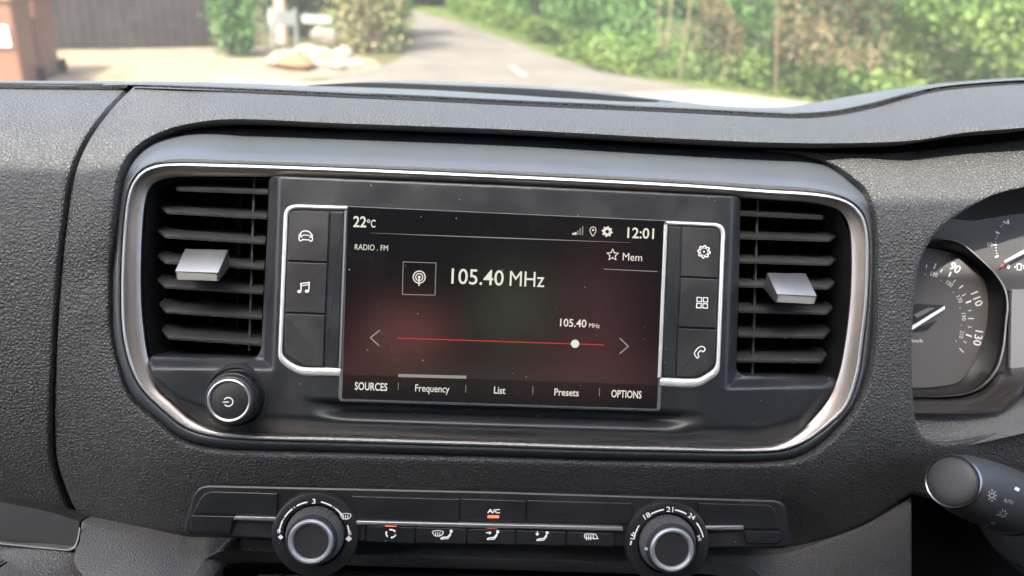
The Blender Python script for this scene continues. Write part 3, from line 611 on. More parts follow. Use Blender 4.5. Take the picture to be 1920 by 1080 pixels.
# ================================================================== INFOTAINMENT UNIT
unit = thing('infotainment_unit', 'dark radio fascia with silver oval trim ring, lit touchscreen and side buttons', 'car radio', P(940, 860, -.03))
T = [((400,240),(400,308),(400,331),-34),((640,246),(640,316),(640,334),-34),((960,258),(960,330),(960,347),-34),((1280,278),(1280,346),(1280,363),-34),((1447,287),(1440,357),(1440,374),-32),((1513,297),(1520,362),(1515,379),-28),((1563,317),(1565,369),(1550,386),-23),((1597,340),(1597,382),(1573,395),-16),((1620,362),(1615,400),(1586,412),-11),((1636,400),(1625,424),(1592,432),-7),((1641,450),(1629,460),(1595,462),-5),((1642,540),(1627,555),(1594,545),-5),((1639,640),(1618,640),(1585,632),-5),((1629,700),(1608,707),(1572,700),-5),((1610,752),(1588,762),(1552,748),-6),((1576,801),(1550,800),(1520,788),-7),((1538,838),(1512,827),(1485,817),-8),((1502,859),(1475,842),(1455,831),-9),((1450,867),(1440,847),(1425,835),-9),((1200,865),(1200,845),(1200,835),-9),((930,858),(930,837),(930,826),-9),((660,851),(660,829),(660,816),-9),((438,845),(467,823),(460,810),-9),((381,838),(398,817),(405,803),-8),((336,823),(352,803),(362,784),-7),((293,788),(309,771),(325,751),-6),((247,743),(266,728),(296,722),-5),((222,679),(242,679),(279,670),-5),((211,622),(230,622),(270,610),-5),((208,550),(227,550),(266,550),-5),((211,455),(230,455),(267,455),-5),((217,385),(237,380),(272,388),-7),((229,328),(249,342),(280,356),-11),((250,290),(267,321),(293,342),-17),((290,258),(295,310),(316,334),-25),((335,244),(332,307),(350,331),-31)]
A3 = cur([(*a, *b, *c, d) for a, b, c, d in T], True, 9)
C0, C1, C2, W0 = A3[:, :2], A3[:, 2:4], A3[:, 4:6], A3[:, 6]/1000
def rail(p, w): return np.concatenate([p, np.broadcast_to(np.asarray(w, float), (len(p),))[:, None]], 1)
big = np.clip((-W0-.007)/.027, 0, 1)
rl = [rail(C0, W0-.012), rail(C0, W0)]
for s in (.08, .2, .35, .5, .64, .76, .86, .93, .975, 1.0):
    prof = max(0, 1-s/.9)**1.3
    wv = W0*prof + np.where(big > 0, 0, 0)*0
    bul = .0035*math.sin(math.pi*s)*(1-big)
    dip = -.0045*sst(.88, 1., s)
    rl.append(rail(C0+(C1-C0)*s, wv+bul+dip))
loft('surround', rl, M['bezel'], unit, closed=True, angle=60)
e_ = C2-C1; wd = np.linalg.norm(e_, axis=1)[:, None]; en = e_/wd
loft('trim_ring', [rail(C1-en*1.0, -.006), rail(C1-en*.8, -.0014), rail(C1+en*.2, .0008), rail(C1+en*1.8, .0026), rail(C1+en*3.6, .0031), rail(C1+en*5.2, .0026), rail(C1+en*6.4, .0008)], M['chrome'], unit, True, 45)
loft('trim_ring_inner', [rail(C1+en*6.0, .0003), rail(C1+en*7.5, .0002), rail(C1+e_*.62, -.0004), rail(C1+e_*.94, -.0024), rail(C2, -.0040), rail(C2+en*.5, -.016)], M['ring'], unit, True, 45)
# face plate around screen and below the vents
def wface(x, y):
    xs = x+(y-350)*.035; ys = y-(x-520)*.040
    blk = sst(502, 526, xs)*(1-sst(1372, 1396, xs))                      # raised centre block
    base = -.0035 + .0065*np.maximum(blk, sst(668, 694, ys-(x-280)*.0)*0)
    low = sst(668, 694, y-np.where(x < 900, (x-280)*.01, 38-(x-1400)*.02))    # shoulder under the vents
    lowm = np.maximum(blk, low)
    w_ = -.0040+.0070*lowm
    # fall to the trim ring at the lower edge
    edge = np.interp(x, [260, 290, 330, 400, 480, 930, 1430, 1500, 1560, 1590], [690, 740, 775, 803, 812, 826, 835, 815, 745, 690])
    w_ -= .0060*sst(0, 1, np.clip(1-(edge-y)/38, 0, 1))*(y > 690)
    # cove under the screen
    sc_ = (y-(752+(x-640)*.0345)); side = sst(560, 660, x)*(1-sst(1235, 1330, x))
    w_ -= .0078*side*(1-sst(12, 42, sc_))*sst(-6, 6, sc_)
    # lip along the top of the block
    return w_
fo = []
C2i = [q for q in C2]
i0 = min(range(len(C2)), key=lambda i: math.hypot(C2[i][0]-1571, C2[i][1]-706)); i1 = min(range(len(C2)), key=lambda i: math.hypot(C2[i][0]-279, C2[i][1]-669))
lowarc = C2[i0:i1+1]+(C2[i0:i1+1]-C1[i0:i1+1])/wd[i0:i1+1]*(-2)
face = cat(rnd([(502, 420), (504, 329), (960, 347.5)], [0, 14, 0]), rnd([(960, 347.5), (1389, 368), (1386, 500)], [0, 14, 0])[1:], rnd([(1386, 500), (1380, 703), (1500, 706)], [0, 20, 0])[1:], seg([(1500, 706), (1570, 708)])[1:], lowarc, rnd([(284, 667), (487, 672), (492, 600)], [0, 20, 0]))
fseg = resample(face, 520, True)
panel('face_plate', fseg, wface, M['face'], unit, step=3.8, r=3.4, rz_=.0014, skirt=.02)
# screen
SQ = dict(tl=np.array([650., 386.]), tr=np.array([1248., 413.]), br=np.array([1234., 768.]), bl=np.array([639., 749.]))
def scr(x, y): return (1-y)*((1-x)*SQ['tl']+x*SQ['tr'])+y*((1-x)*SQ['bl']+x*SQ['br'])
plate('screen_frame', rnd([SQ['tl']+(-2, 0), SQ['tr']+(3, 0), SQ['br']+(5, 4), SQ['bl']+(-5, 4)], [2, 2, 10, 10]), .0040, satin('screen_frame_plastic', (.10, .105, .11), .33, .2, .1), unit, depth=.008, bev=3.0, bw=.0011)
scm = bpy.data.materials.new('screen_glass'); n, l, b = nodes(scm); b.inputs['Base Color'].default_value = (.006, .006, .007, 1); b.inputs['Roughness'].default_value = .09
uv = n.new('ShaderNodeTexCoord'); sx_ = n.new('ShaderNodeSeparateXYZ'); l.new(uv.outputs['UV'], sx_.inputs[0])
def gauss(cx, cy, rx_, ry_):
    a = math_(n, l, 'DIVIDE', math_(n, l, 'SUBTRACT', sx_.outputs[0], cx), rx_); c = math_(n, l, 'DIVIDE', math_(n, l, 'SUBTRACT', sx_.outputs[1], cy), ry_)
    d = math_(n, l, 'ADD', math_(n, l, 'MULTIPLY', a, a), math_(n, l, 'MULTIPLY', c, c)); return math_(n, l, 'POWER', 2.718, math_(n, l, 'MULTIPLY', d, -1.))
def combo(items):
    acc = None
    for g_, k_ in items:
        q = math_(n, l, 'MULTIPLY', g_, k_); acc = q if acc is None else math_(n, l, 'ADD', acc, q)
    return acc
r1 = gauss(.20, .35, .15, .19); r2 = gauss(.80, .46, .15, .36); g1 = gauss(.53, .50, .14, .24); g2 = gauss(.45, .10, .5, .12); r3 = gauss(.80, .2, .3, .16); r4 = gauss(.04, .18, .10, .16)
rr_ = combo([(r1, .090), (r2, .042), (g1, .028), (g2, .026), (r3, .03), (r4, .03)]); gg_ = combo([(r1, .032), (r2, .016), (g1, .034), (g2, .022), (r3, .009), (r4, .009)]); b_ = combo([(r1, .029), (r2, .017), (g1, .020), (g2, .018), (r3, .009), (r4, .008)])
cc = n.new('ShaderNodeCombineColor'); l.new(rr_, cc.inputs[0]); l.new(gg_, cc.inputs[1]); l.new(b_, cc.inputs[2])
mask = math_(n, l, 'MULTIPLY', math_(n, l, 'SUBTRACT', 1.0, math_(n, l, 'MULTIPLY', math_(n, l, 'LESS_THAN', sx_.outputs[1], .125), .55)), 1.0)
l.new(cc.outputs[0], b.inputs['Emission Color']); l.new(math_(n, l, 'MULTIPLY', mask, 1.0/2**EX), b.inputs['Emission Strength'])
sm1 = add(n, 'ShaderNodeTexNoise', Scale=45., Detail=6., Roughness=.7); l.new(uv.outputs['Object'], sm1.inputs['Vector']); l.new(math_(n, l, 'ADD', math_(n, l, 'MULTIPLY', math_(n, l, 'SUBTRACT', sm1.outputs[0], .45, True), 1.1), .07), b.inputs['Roughness'])
tc_ = uv; vz = add(n, 'ShaderNodeTexVoronoi', Scale=300.); l.new(uv.outputs['Object'], vz.inputs['Vector']); sp2 = n.new('ShaderNodeSeparateColor'); l.new(vz.outputs['Color'], sp2.inputs[0])
dd = math_(n, l, 'LESS_THAN', vz.outputs['Distance'], math_(n, l, 'MULTIPLY', math_(n, l, 'SUBTRACT', sp2.outputs[0], .84, True), .7)); mxx = n.new('ShaderNodeMixRGB'); l.new(math_(n, l, 'MULTIPLY', dd, .28), mxx.inputs[0]); mxx.inputs[1].default_value = (.006, .006, .007, 1); mxx.inputs[2].default_value = (.5, .5, .48, 1); l.new(mxx.outputs[0], b.inputs['Base Color'])
sv = []; NX, NY = 12, 8
for j in range(NY+1):
    for i in range(NX+1): q = scr(.004+.992*i/NX, .004+.990*j/NY); sv.append(P(q[0], q[1], .0044))
sf = [(j*(NX+1)+i, (j+1)*(NX+1)+i, (j+1)*(NX+1)+i+1, j*(NX+1)+i+1) for j in range(NY) for i in range(NX)]
screen = link('screen', sv, sf, scm, unit, smooth=False); uvl = screen.data.uv_layers.new(name='UVMap')
for lp in screen.data.loops: j, i = divmod(lp.vertex_index, NX+1); uvl.data[lp.index].uv = (i/NX, 1-j/NY)
SW = .0045
def ln(pts, wd, closed=False): return ribbon2d(pts, wd, closed)
def gear(cx, cy, r, rot=0, teeth=8, dep=.22):
    o = []
    for i in range(teeth*4):
        a = 2*math.pi*(i-.5)/(teeth*4)+rot; k = r if (i//2) % 2 == 0 else r*(1-dep); o.append((cx+k*math.cos(a), cy+k*math.sin(a)))
    return np.array(o)
T2 = text2d
paint('temperature_readout', [T2('22', (662, 425), (686.5, 426), 19.5, .02), ln(circ(691, 414.5, 2.6, 14), 1.5, True), T2('C', (695, 426), (703.6, 426.5), 14, .015)], M['txt'], screen, SW)
paint('source_readout', [T2('RADIO . FM', (665, 468), (727.3, 470.5), 10.5, 0)], M['txt'], screen, SW)
paint('header_line', [ln([(694, 436.6), (800, 441), (950, 446.5), (1060, 450.5), (1183, 455)], [.3, 1.2, 1.8, 1.2, .3])], M['txtdim'], screen, SW)
paint('preset_box', [ln([(756, 491), (817.5, 493), (815.7, 553.5), (754.5, 552)], 1.3, True)], M['txtdim'], screen, SW)
paint('antenna_icon', [ln(circ(786, 519.5, 11.2, 30), 2.2, True), ln(circ(786, 519.5, 6.6, 24), 2., True), fill2d(circ(786, 519.5, 2.8, 14)), ln([(786, 520), (785.6, 536)], 2.6)], M['txt'], screen, SW)
paint('frequency_readout', [T2('105.40', (846, 531.5), (944, 535.5), 28, .006), T2('MHz', (955.4, 536), (1020.3, 538.5), 28, 0)], M['txt'], screen, SW)
paint('signal_icon', [ln([(x, 440.2+i*.15), (x+.5, 440.2+i*.15-h)], wd_) for i, (x, h, wd_) in enumerate(((1074.4, 3.4, 3.6), (1078.8, 5, 3.6)))], M['txt'], screen, SW)
paint('signal_icon', [ln([(x, 440.6+i*.15), (x+.5, 440.6+i*.15-h)], 2) for i, (x, h) in enumerate(((1083.2, 8.5), (1087.6, 13), (1092.2, 16.5)))], M['txtdim'], screen, SW)
paint('location_icon', [ln(cur([(1111.5, 442.5), (1107, 435), (1106.3, 430.5), (1108.2, 426.7), (1112, 425.5), (1115.8, 427), (1117.4, 431), (1116.2, 435.5)], True, 2), 1.4, True), fill2d(circ(1112, 431.3, 2, 12))], M['txt'], screen, SW)
paint('settings_icon', [(lambda g, c: (np.concatenate([g, c]), [(i, (i+1) % 32, 32+(i+1) % 32, 32+i) for i in range(32)]))(gear(1138.5, 434.2, 10.4, .2), circ(1138.5, 434.2, 3.4, 32))], M['txt'], screen, SW)
paint('clock_readout', [T2('12:01', (1176, 445.6), (1226, 447.8), 19, .015)], M['txt'], screen, SW)
st_ = [(1148.7+(11.2 if i % 2 == 0 else 5)*math.sin(i*math.pi/5+.03), 478-(11.2 if i % 2 == 0 else 5)*math.cos(i*math.pi/5+.03)) for i in range(10)]
paint('star_icon', [ln(st_, 2, True)], M['txt'], screen, SW)
paint('memory_readout', [T2('Mem', (1167.3, 488), (1203.7, 489.8), 14, 0)], M['txt'], screen, SW)
paint('memory_line', [ln([(1131.8, 504.5), (1233.4, 509.2)], 1.3)], M['txtdim'], screen, SW)
paint('arrow_icon', [ln([(711.7, 619.3), (694.5, 633.3), (711.2, 648.3)], 2.2)], M['txtdim'], screen, SW)
paint('arrow_icon', [ln([(1162, 634), (1178, 649.3), (1162, 663.3)], 2.2)], M['txtdim'], screen, SW)
paint('tuning_line', [ln([(745, 634), (1132.3, 646.7)], 2.0)], M['red'], screen, SW)
paint('tuning_dot', [fill2d(circ(1078.3, 644.6, 7.8, 26))], M['txt'], screen, SW+.0001)
paint('tuning_readout', [T2('105.40', (1050, 611.5), (1099.3, 613.8), 14, .012), T2('MHz', (1104.3, 614), (1124.3, 615.3), 8.2, 0)], M['txt'], screen, SW)
paint('tab_marker', [ln([(746.7, 704), (874.3, 707.3)], 5.8)], mat('grey_readout', (0, 0, 0), .5, emit=(.42, .40, .36), es=.55, spec=0), screen, SW)
for q in ([(747, 717), (746.6, 731)], [(873.6, 721.7), (873.2, 736)], [(999.4, 724), (999, 740)], [(1124.2, 728), (1123.8, 743)]): paint('tab_divider', [ln(q, 1.0)], M['txtdim'], screen, SW)
for a__ in (('SOURCES', (665, 730.5), (726, 733), 14, .015), ('OPTIONS', (1146, 744.5), (1202.7, 747), 13.4, .015)): paint('menu_readout', [T2(*a__)], M['txt'], screen, SW)
for a__ in (('Frequency', (778.3, 733.7), (842.5, 736), 13, .004), ('List', (926, 737.7), (947.3, 738.7), 13, .01), ('Presets', (1039.3, 741.3), (1085, 743), 13, .01)): paint('tab_readout', [T2(*a__)], M['txt'], screen, SW)
# button pods
def band(name, outer, inner, w, m, parent, hi=.0012):
    n_ = 90; o_, i_ = resample(np.array(outer), n_), resample(np.array(inner), n_); d_ = i_-o_
    return loft(name, [rail(o_, w-.004), rail(o_+d_*.02, w), rail(o_+d_*.2, w+hi*.85), rail(o_+d_*.45, w+hi), rail(o_+d_*.7, w+hi*.9), rail(o_+d_*.95, w+.0001), rail(i_, w-.003)], m, parent, angle=70)
oL = cat(seg([(650, 386), (557, 383)], 4), cur([(557, 383), (545, 385), (536, 391), (532, 402), (531, 420)], False, 3)[1:], seg([(531, 420), (521, 668)], 8)[1:], cur([(521, 668), (525, 678), (537, 689), (551, 698), (563, 703), (575, 705), (600, 705)], False, 4)[1:], seg([(600, 705), (638, 706)], 6)[1:])
iL = cat(seg([(650, 394.5), (560, 391.5)], 4), cur([(560, 391.5), (550, 393), (544, 398), (541, 405), (540, 425)], False, 3)[1:], seg([(540, 425), (530, 660)], 8)[1:], cur([(530, 660), (534, 669), (544, 677), (556, 684), (566, 687), (580, 688), (600, 688)], False, 4)[1:], seg([(600, 688), (638, 689)], 6)[1:])
band('button_trim', oL, iL, .0032, M['chrome'], unit)
oR = cat(seg([(1250, 414), (1342, 418)], 4), cur([(1342, 418), (1352, 421), (1358, 428), (1360, 440), (1359, 460)], False, 3)[1:], seg([(1359, 460), (1350, 692)], 8)[1:], cur([(1350, 692), (1345, 703), (1334, 712), (1322, 720), (1312, 725), (1300, 727), (1280, 727)], False, 4)[1:], seg([(1280, 727), (1237, 724.5)], 6)[1:])
iR = cat(seg([(1250, 422), (1338, 426)], 4), cur([(1338, 426), (1346, 429), (1350, 435), (1351, 445), (1350, 462)], False, 3)[1:], seg([(1350, 462), (1342, 680)], 8)[1:], cur([(1342, 680), (1338, 690), (1328, 698), (1318, 704), (1309, 708), (1298, 709), (1280, 709)], False, 4)[1:], seg([(1280, 709), (1238, 707)], 6)[1:])
band('button_trim', oR, iR, .0032, M['chrome'], unit)
plate('button_bed', cat(iL[:-1:2], [(638, 689)], [(650, 394)])[::1] if False else np.array([(545, 394), (649, 394), (638, 689), (568, 688), (533, 664), (541, 402)]), .0026, M['core'], unit, depth=.003, bev=1)
plate('button_bed', np.array([(1250, 421), (1346, 428), (1350, 440), (1342, 686), (1310, 709), (1238, 708)]), .0026, M['core'], unit, depth=.003, bev=1)
def lerp(a, b, t): return (a[0]+(b[0]-a[0])*t, a[1]+(b[1]-a[1])*t)
BT = []
BT.append(plate('button', rnd([(542.5, 395.5), (617.5, 398.5), (613.5, 491), (538.5, 488)], [9, 1, 1, 1]), .0042, M['block'], unit, bev=1.3))
BT.append(plate('button', rnd([(538.2, 491.2), (613.2, 494.2), (609, 588), (534.5, 585)], 1), .0042, M['block'], unit, bev=1.3))
BT.append(plate('button', rnd([(534.2, 588), (609, 591), (606, 686.5), (570, 685.5), (533, 662)], [1, 1, 1, 10, 8]), .0042, M['block'], unit, bev=1.3))
plate('side_strip', rnd([(620.5, 396.5), (645, 397.5), (634, 688), (609, 687.5)], 1), .0038, M['face'], unit, bev=1.4)
BT.append(plate('button', rnd([(1279.5, 425.5), (1349, 429), (1345.5, 521), (1276.8, 518)], [1, 9, 1, 1]), .0042, M['block'], unit, bev=1.3))
BT.append(plate('button', rnd([(1276.6, 521), (1345.3, 524), (1342, 615.5), (1273.6, 612.5)], 1), .0042, M['block'], unit, bev=1.3))
BT.append(plate('button', rnd([(1273.4, 615.7), (1341.8, 618.7), (1339, 684), (1306, 707.5), (1268.5, 706)], [1, 1, 8, 10, 1]), .0042, M['block'], unit, bev=1.3))
plate('side_strip', rnd([(1252.5, 424), (1276.5, 425.2), (1265.5, 706), (1241, 705)], 1), .0038, M['face'], unit, bev=1.4)
loft('side_trim', [rail(np.array([(x0, 395.), (x1, 689.)]), w_) for x0, x1, w_ in ((645, 634, .002), (646, 635, .0046), (649, 638, .0050), (651, 640, .0044))], M['silver'], unit)
loft('side_trim', [rail(np.array([(x0, 421.), (x1, 708.)]), w_) for x0, x1, w_ in ((1245, 1233, .0044), (1247, 1235, .0050), (1251, 1239, .0050), (1253, 1241, .002))], M['chrome'], unit)
BWt = .0043
def icon(name, shapes, b, m=None): return paint(name, shapes, m or M['print'], b, BWt)
icon('car_icon', [ln(cur([(562, 441), (565, 435.5), (569, 433.3), (573.5, 433), (578, 433.8), (582, 436.5), (585, 442)], False, 2), 1.9), ln([(560, 439.5), (564, 441.5), (573.5, 440.5), (583, 442.5), (587, 440.5)], 1.3), ln([(561.5, 441), (560.5, 448), (562, 451.5), (565, 451), (567, 449.3), (580, 449.9), (581.5, 452), (584.6, 452), (586, 448.5), (585, 442)], 1.7), ln([(562, 443), (567, 445)], 1.3), ln([(585, 444), (580, 445.5)], 1.3)], BT[0])
icon('music_icon', [ln([(564.5, 545.5), (564.2, 531.8), (580, 529.4), (579, 545)], 1.9), ln([(564.3, 536), (579.6, 533.6)], 1.6), fill2d(circ(561, 546.5, 3.7, 14, 2.9)), fill2d(circ(575.6, 546, 3.7, 14, 2.9))], BT[1])
icon('gear_icon', [ln(gear(1320, 472, 11.6, .15, 8, .2), 2.0, True), ln(circ(1320, 472, 7, 20), 1.0, True), fill2d(circ(1320, 472, 1.7, 10))], BT[3])
icon('apps_icon', [ln([(x, y), (x+8.4, y+.3), (x+8.2, y+8.4), (x-.2, y+8.1)], 1.5, True) for x, y in ((1307, 557.5), (1318.7, 558), (1306.4, 568.8), (1318.2, 569.4))], BT[4])
icon('phone_icon', [ln(cur([(1303, 666), (1302, 662), (1305, 657), (1310, 651.5), (1316, 649.6), (1321.5, 652.5), (1322, 656), (1317.5, 659.5), (1314.5, 657), (1310.5, 660), (1308.5, 664.5), (1310.5, 667.5), (1308, 671.5)], True, 2), 1.7, True)], BT[5])
# volume knob
kc = PL(443, 744, .003)
vk = lathe('volume_knob', kc, [(mm(61), -.004), (mm(60), -.0004), (mm(58), .0008), (mm(54), .0008), (mm(51), -.0012), (mm(50), -.003)], M['face'], unit, 64)
lathe('knob_grip', kc, [(mm(49), -.003), (mm(49), .0052), (mm(47), .0062), (mm(45.5), .0064)], M['knob'], vk, 128, knurl=((0, 1), -.05))
lathe('knob_cap', kc, [(mm(45.5), .0062), (mm(45), .0085), (mm(43), .0098), (mm(40.5), .0102), (mm(33.2), .0100), (mm(33), .0098), (mm(31), .0101), (.0005, .0103)], M['cap'], vk, 72)
lathe('knob_ring', kc, [(mm(39.2), .0099), (mm(38.6), .0106), (mm(36.5), .0109), (mm(34), .0105), (mm(33.4), .0098)], mat('knob_silver', (.42, .42, .41), .3, .8), vk, 72)
pw = paint('power_icon', [ln([(428+8.6*math.cos(a), 753.5+8.2*math.sin(a)) for a in np.linspace(math.radians(-150), math.radians(140), 22)], 2.0), ln([(418, 754), (429, 753.6)], 2.0)], M['print'], vk, w=.0133+.0002)
# ================================================================== AIR VENTS
def vent(label, outline, slats, tabq, vx, side):
    oc = np.array(outline).mean(0); t = thing('air_vent', label, 'air vent', P(oc[0], oc[1], -.03), 'air vents either side of the screen')
    o = resample(np.array(outline), 120, True); f = P(o[:, 0], o[:, 1], np.full(len(o), -.0045)); bk = f-N*.052; n_ = len(o)
    link('housing', list(f)+list(bk), [(i, (i+1) % n_, n_+(i+1) % n_, n_+i) for i in range(n_)]+[tuple(range(n_, 2*n_))], satin('vent_housing', (.006, .006, .007), .5, .3, .1), t, angle=30)
    ang = math.radians(16); bd = np.array([0, math.sin(ang), -math.cos(ang)]); nn = np.array([0, math.cos(ang), math.sin(ang)])
    for k, ((xa, ya), (xb, yb)) in enumerate(slats):
        a, b = PL(xa, ya, -.0075), PL(xb, yb, -.0075); ns = 14; vs, fs = [], []
        # section of a blade: front edge rounded, top face, underside
        sec = [(.0, -.0007), (-.0004, 0), (.0, .0006), (.0009, .0011), (.0030, .0014), (.017, .0010), (.017, -.0010), (.003, -.0010)]
        for i in range(ns+1):
            s = i/ns; c = a+(b-a)*s; e = (1-s) if side == 'l' else s; ee = min(1, (1-e)/.13) if (1-e) < .13 else 1
            cut = .010*(1-ee)**1.0                                # swept front corner at the outer end
            for d_, h_ in sec:
                dd_ = max(d_, cut+(.0004 if d_ > 0 else 0)) if d_ < .01 else d_
                vs.append(LW(*(c+bd*dd_+nn*h_*(1 if d_ > .01 else (.35+.65*ee)))))
        m_ = len(sec)
        for i in range(ns):
            for j in range(m_): jj = (j+1) % m_; fs.append((i*m_+j, i*m_+jj, (i+1)*m_+jj, (i+1)*m_+j))
        fs += [tuple(range(m_)), tuple(ns*m_+i for i in range(m_))]
        link('slat', vs, fs, M['vent'], t, angle=50)
    y0 = min(p[0][1] for p in slats)-30; y1 = max(p[0][1] for p in slats)+25
    for x in vx:
        a, b = PL(x, y0, -.038), PL(x-9, y1, -.038); vs, fs = [], []
        c = (a+b)/2; ev = (b-a)/2; vs0 = []; boxv(vs0, fs, c, ev, (.0008, 0, 0), (0, 0, .009)); link('vane', [LW(*q) for q in vs0], fs, M['vane'], t, smooth=False)
    lx = vx[-1]+(16 if side == 'l' else -16)
    a, b = PL(lx, y0, -.0125), PL(lx-10, y1, -.0125); vs0, fs = [], []; boxv(vs0, fs, (a+b)/2, (b-a)/2, (.0005, 0, 0), (0, 0, .0010)); link('link_bar', [LW(*q) for q in vs0], fs, satin('link_plastic', (.03, .03, .03), .4, .3, .1), t, smooth=False)
    # slide tab
    (bl, br, fr, fl) = tabq; w0, w1 = -.0025, .0105
    q = [PL(*bl, w0), PL(*br, w0), PL(*fr, w1), PL(*fl, w1)]; dn = np.array([0, -.0042, -.0022]); vs, fs = [], []
    top = [LW(*x) for x in q]; bot = [LW(*(x+(dn if i > 1 else dn*1.9))) for i, x in enumerate(q)]
    bm = bmesh.new(); bv = [bm.verts.new(v) for v in top+bot]
    for f_ in ((0, 1, 2, 3), (7, 6, 5, 4), (0, 4, 5, 1), (1, 5, 6, 2), (2, 6, 7, 3), (3, 7, 4, 0)): bm.faces.new([bv[i] for i in f_])
    bmesh.ops.recalc_face_normals(bm, faces=bm.faces); bmesh.ops.bevel(bm, geom=list(bm.edges), offset=.00045, segments=2, affect='EDGES', profile=.6)
    bm.verts.ensure_lookup_table(); vs = [tuple(v.co) for v in bm.verts]; fs = [tuple(v.index for v in f.verts) for f in bm.faces]; bm.verts.index_update(); fs = [tuple(v.index for v in f.verts) for f in bm.faces]; bm.free()
    tb_ = link('slide_tab', vs, fs, M['tab'], t, angle=35)
    e = (q[2]-q[3]); fw = [q[3]+e*.04+dn*.12, q[2]-e*.04+dn*.12, q[2]-e*.04+dn*.9, q[3]+e*.04+dn*.9]; fnv = np.array([0, -.0002, .00035])
    vs0 = [LW(*(x+fnv)) for x in fw]; link('tab_front', vs0, [(0, 1, 2, 3)], M['chrome'], tb_, smooth=False)
    return t
LV = cat(rnd([(272, 420), (277, 345), (330, 331.5), (400, 333)], [0, 22, 14, 0])[:-1], rnd([(400, 333), (505, 337), (496, 500)], [0, 4, 0]), rnd([(496, 500), (488, 672), (400, 671)], [0, 18, 0])[1:], seg([(400, 671), (281, 668)])[1:], cur([(281, 668), (272, 610), (268, 550), (268, 455), (272, 420)])[1:-1])
vent('left air vent with silver slide tab, beside the volume knob side of the screen', LV, [((306, 355), (502, 362)), ((284, 397), (500, 409)), ((279, 442), (497, 456)), ((279, 490), (495, 504)), ((279, 536), (493, 550)), ((282, 583), (491, 597)), ((287, 632), (489, 646))], ((347, 466), (428, 468), (409, 511), (328, 508)), (330, 368, 415, 462), 'l')
RV = cat(rnd([(1386, 500), (1389, 371), (1500, 378)], [0, 4, 0]), rnd([(1500, 378), (1568, 384), (1594, 440), (1596, 480)], [0, 22, 22, 0])[1:], cur([(1596, 480), (1595, 545), (1586, 632), (1576, 690), (1570, 708)])[1:], rnd([(1570, 708), (1380, 704), (1384, 600)], [0, 18, 0])[1:])
vent('right air vent with silver slide tab, beside the phone button and speedometer side', RV, [((1386, 402), (1566, 411)), ((1386, 446), (1584, 452)), ((1385, 491), (1584, 497)), ((1384, 536), (1581, 542)), ((1383, 584), (1577, 589)), ((1382, 630), (1572, 633)), ((1381, 677), (1566, 679))], ((1438, 511), (1511, 512), (1532, 555), (1457, 551)), (1560, 1520, 1478, 1436), 'r')
# ================================================================== CLIMATE PANEL
clim = thing('climate_panel', 'black heater control strip with two round knobs below the radio', 'heater controls', P(915, 1030, -.02))
CW = -.006
hs = rnd([(366, 908), (920, 920), (1474, 937), (1483, 1028), (1330, 1030), (900, 1024), (540, 1015), (341, 1003)], [28, 0, 26, 18, 0, 0, 0, 22], 8)
plate('housing', hs, CW, satin('climate_black', (.012, .012, .014), .34, .4, .15), clim, depth=.045, bev=5, bw=.0018)
band_o = rnd([(374, 915), (920, 927), (1466, 944), (1474, 1021), (1330, 1023), (900, 1017), (540, 1008), (351, 997)], [24, 0, 22, 14, 0, 0, 0, 18], 8)
CB = satin('climate_face', (0.011, 0.012, 0.014), .30, .4, .12)
def cy(x, y): return y+(x-590)*.030
def cq(x0, x1, y0, y1, r=1.): return rnd([(x0, cy(x0, y0)), (x1, cy(x1, y0)), (x1-1.5, cy(x1, y1)), (x0-1.5, cy(x0, y1))], r)
up = CW+.0012
plate('end_panel', rnd([(382, 921), (520, 925), (520, 968), (361, 963)], [20, 0, 0, 2], 6), up, CB, clim, bev=1.6)
plate('end_panel', rnd([(359, 966), (442, 968), (436, 978), (432, 1000), (356, 996)], [1, 1, 3, 1, 10], 6), up+.0003, CB, clim, bev=1.6)
plate('end_panel', rnd([(1310, 943), (1452, 947), (1463, 993), (1310, 990)], [0, 18, 2, 0], 6), up, CB, clim, bev=1.6)
plate('end_panel', rnd([(1396, 996), (1464, 997), (1466, 1013), (1456, 1020), (1400, 1019)], [1, 1, 8, 6, 1], 6), up+.0003, CB, clim, bev=1.6)
plate('blank_panel', cq(660, 862, 928, 971), up, CB, clim, bev=1.2)
acb = plate('button', cq(865, 986, 927, 966), up+.0002, CB, clim, bev=1.2)
plate('blank_panel', cq(989, 1185, 926, 964), up, CB, clim, bev=1.2)
for x0, x1, y0, y1 in ((440, 518, 968, 975), (668, 1168, 975, 982), (1318, 1394, 965.5, 972.5)):
    b_ = rnd([(x0, y0 if x0 < 600 else cy(x0, y0-1)), (x1, (y0+2) if x0 < 600 else cy(x1, y0-4)), (x1, (y1+3) if x0 < 600 else cy(x1, y1-3)), (x0-2, y1 if x0 < 600 else cy(x0, y1))], 1)
    plate('silver_strip', b_, up+.0012, mat('strip_silver', (.36, .36, .37), .32, .7), clim, bev=1.8)
xs_ = [687, 780, 876, 968, 1062, 1153]; bts = []
for i in range(5): bts.append(plate('button', cq(xs_[i]+1.2, xs_[i+1]-1.2, 983, 1013-(i*1.2)), up+.0002, CB, clim, bev=1.2))
plate('blank_panel', cq(655, 685.5, 983, 1012), up, CB, clim, bev=1.2)
def ci(name, sh, b): return paint(name, sh, M['print'], b, up+.0003)
ci('ac_lettering', [T2('A/C', (914, 961.5), (937, 962.3), 7.2, .03)], acb)
for x, y, p_ in ((733, 985.2, bts[0]), (925, 969.3, acb), (922, 988.6, bts[2])): plate('indicator_lamp', rnd([(x-11, y-2.6), (x+11, y-2.2), (x+11, y+2.6), (x-11, y+2.2)], 2), up+.0009, M['led'], p_, bev=.8, depth=.0012)
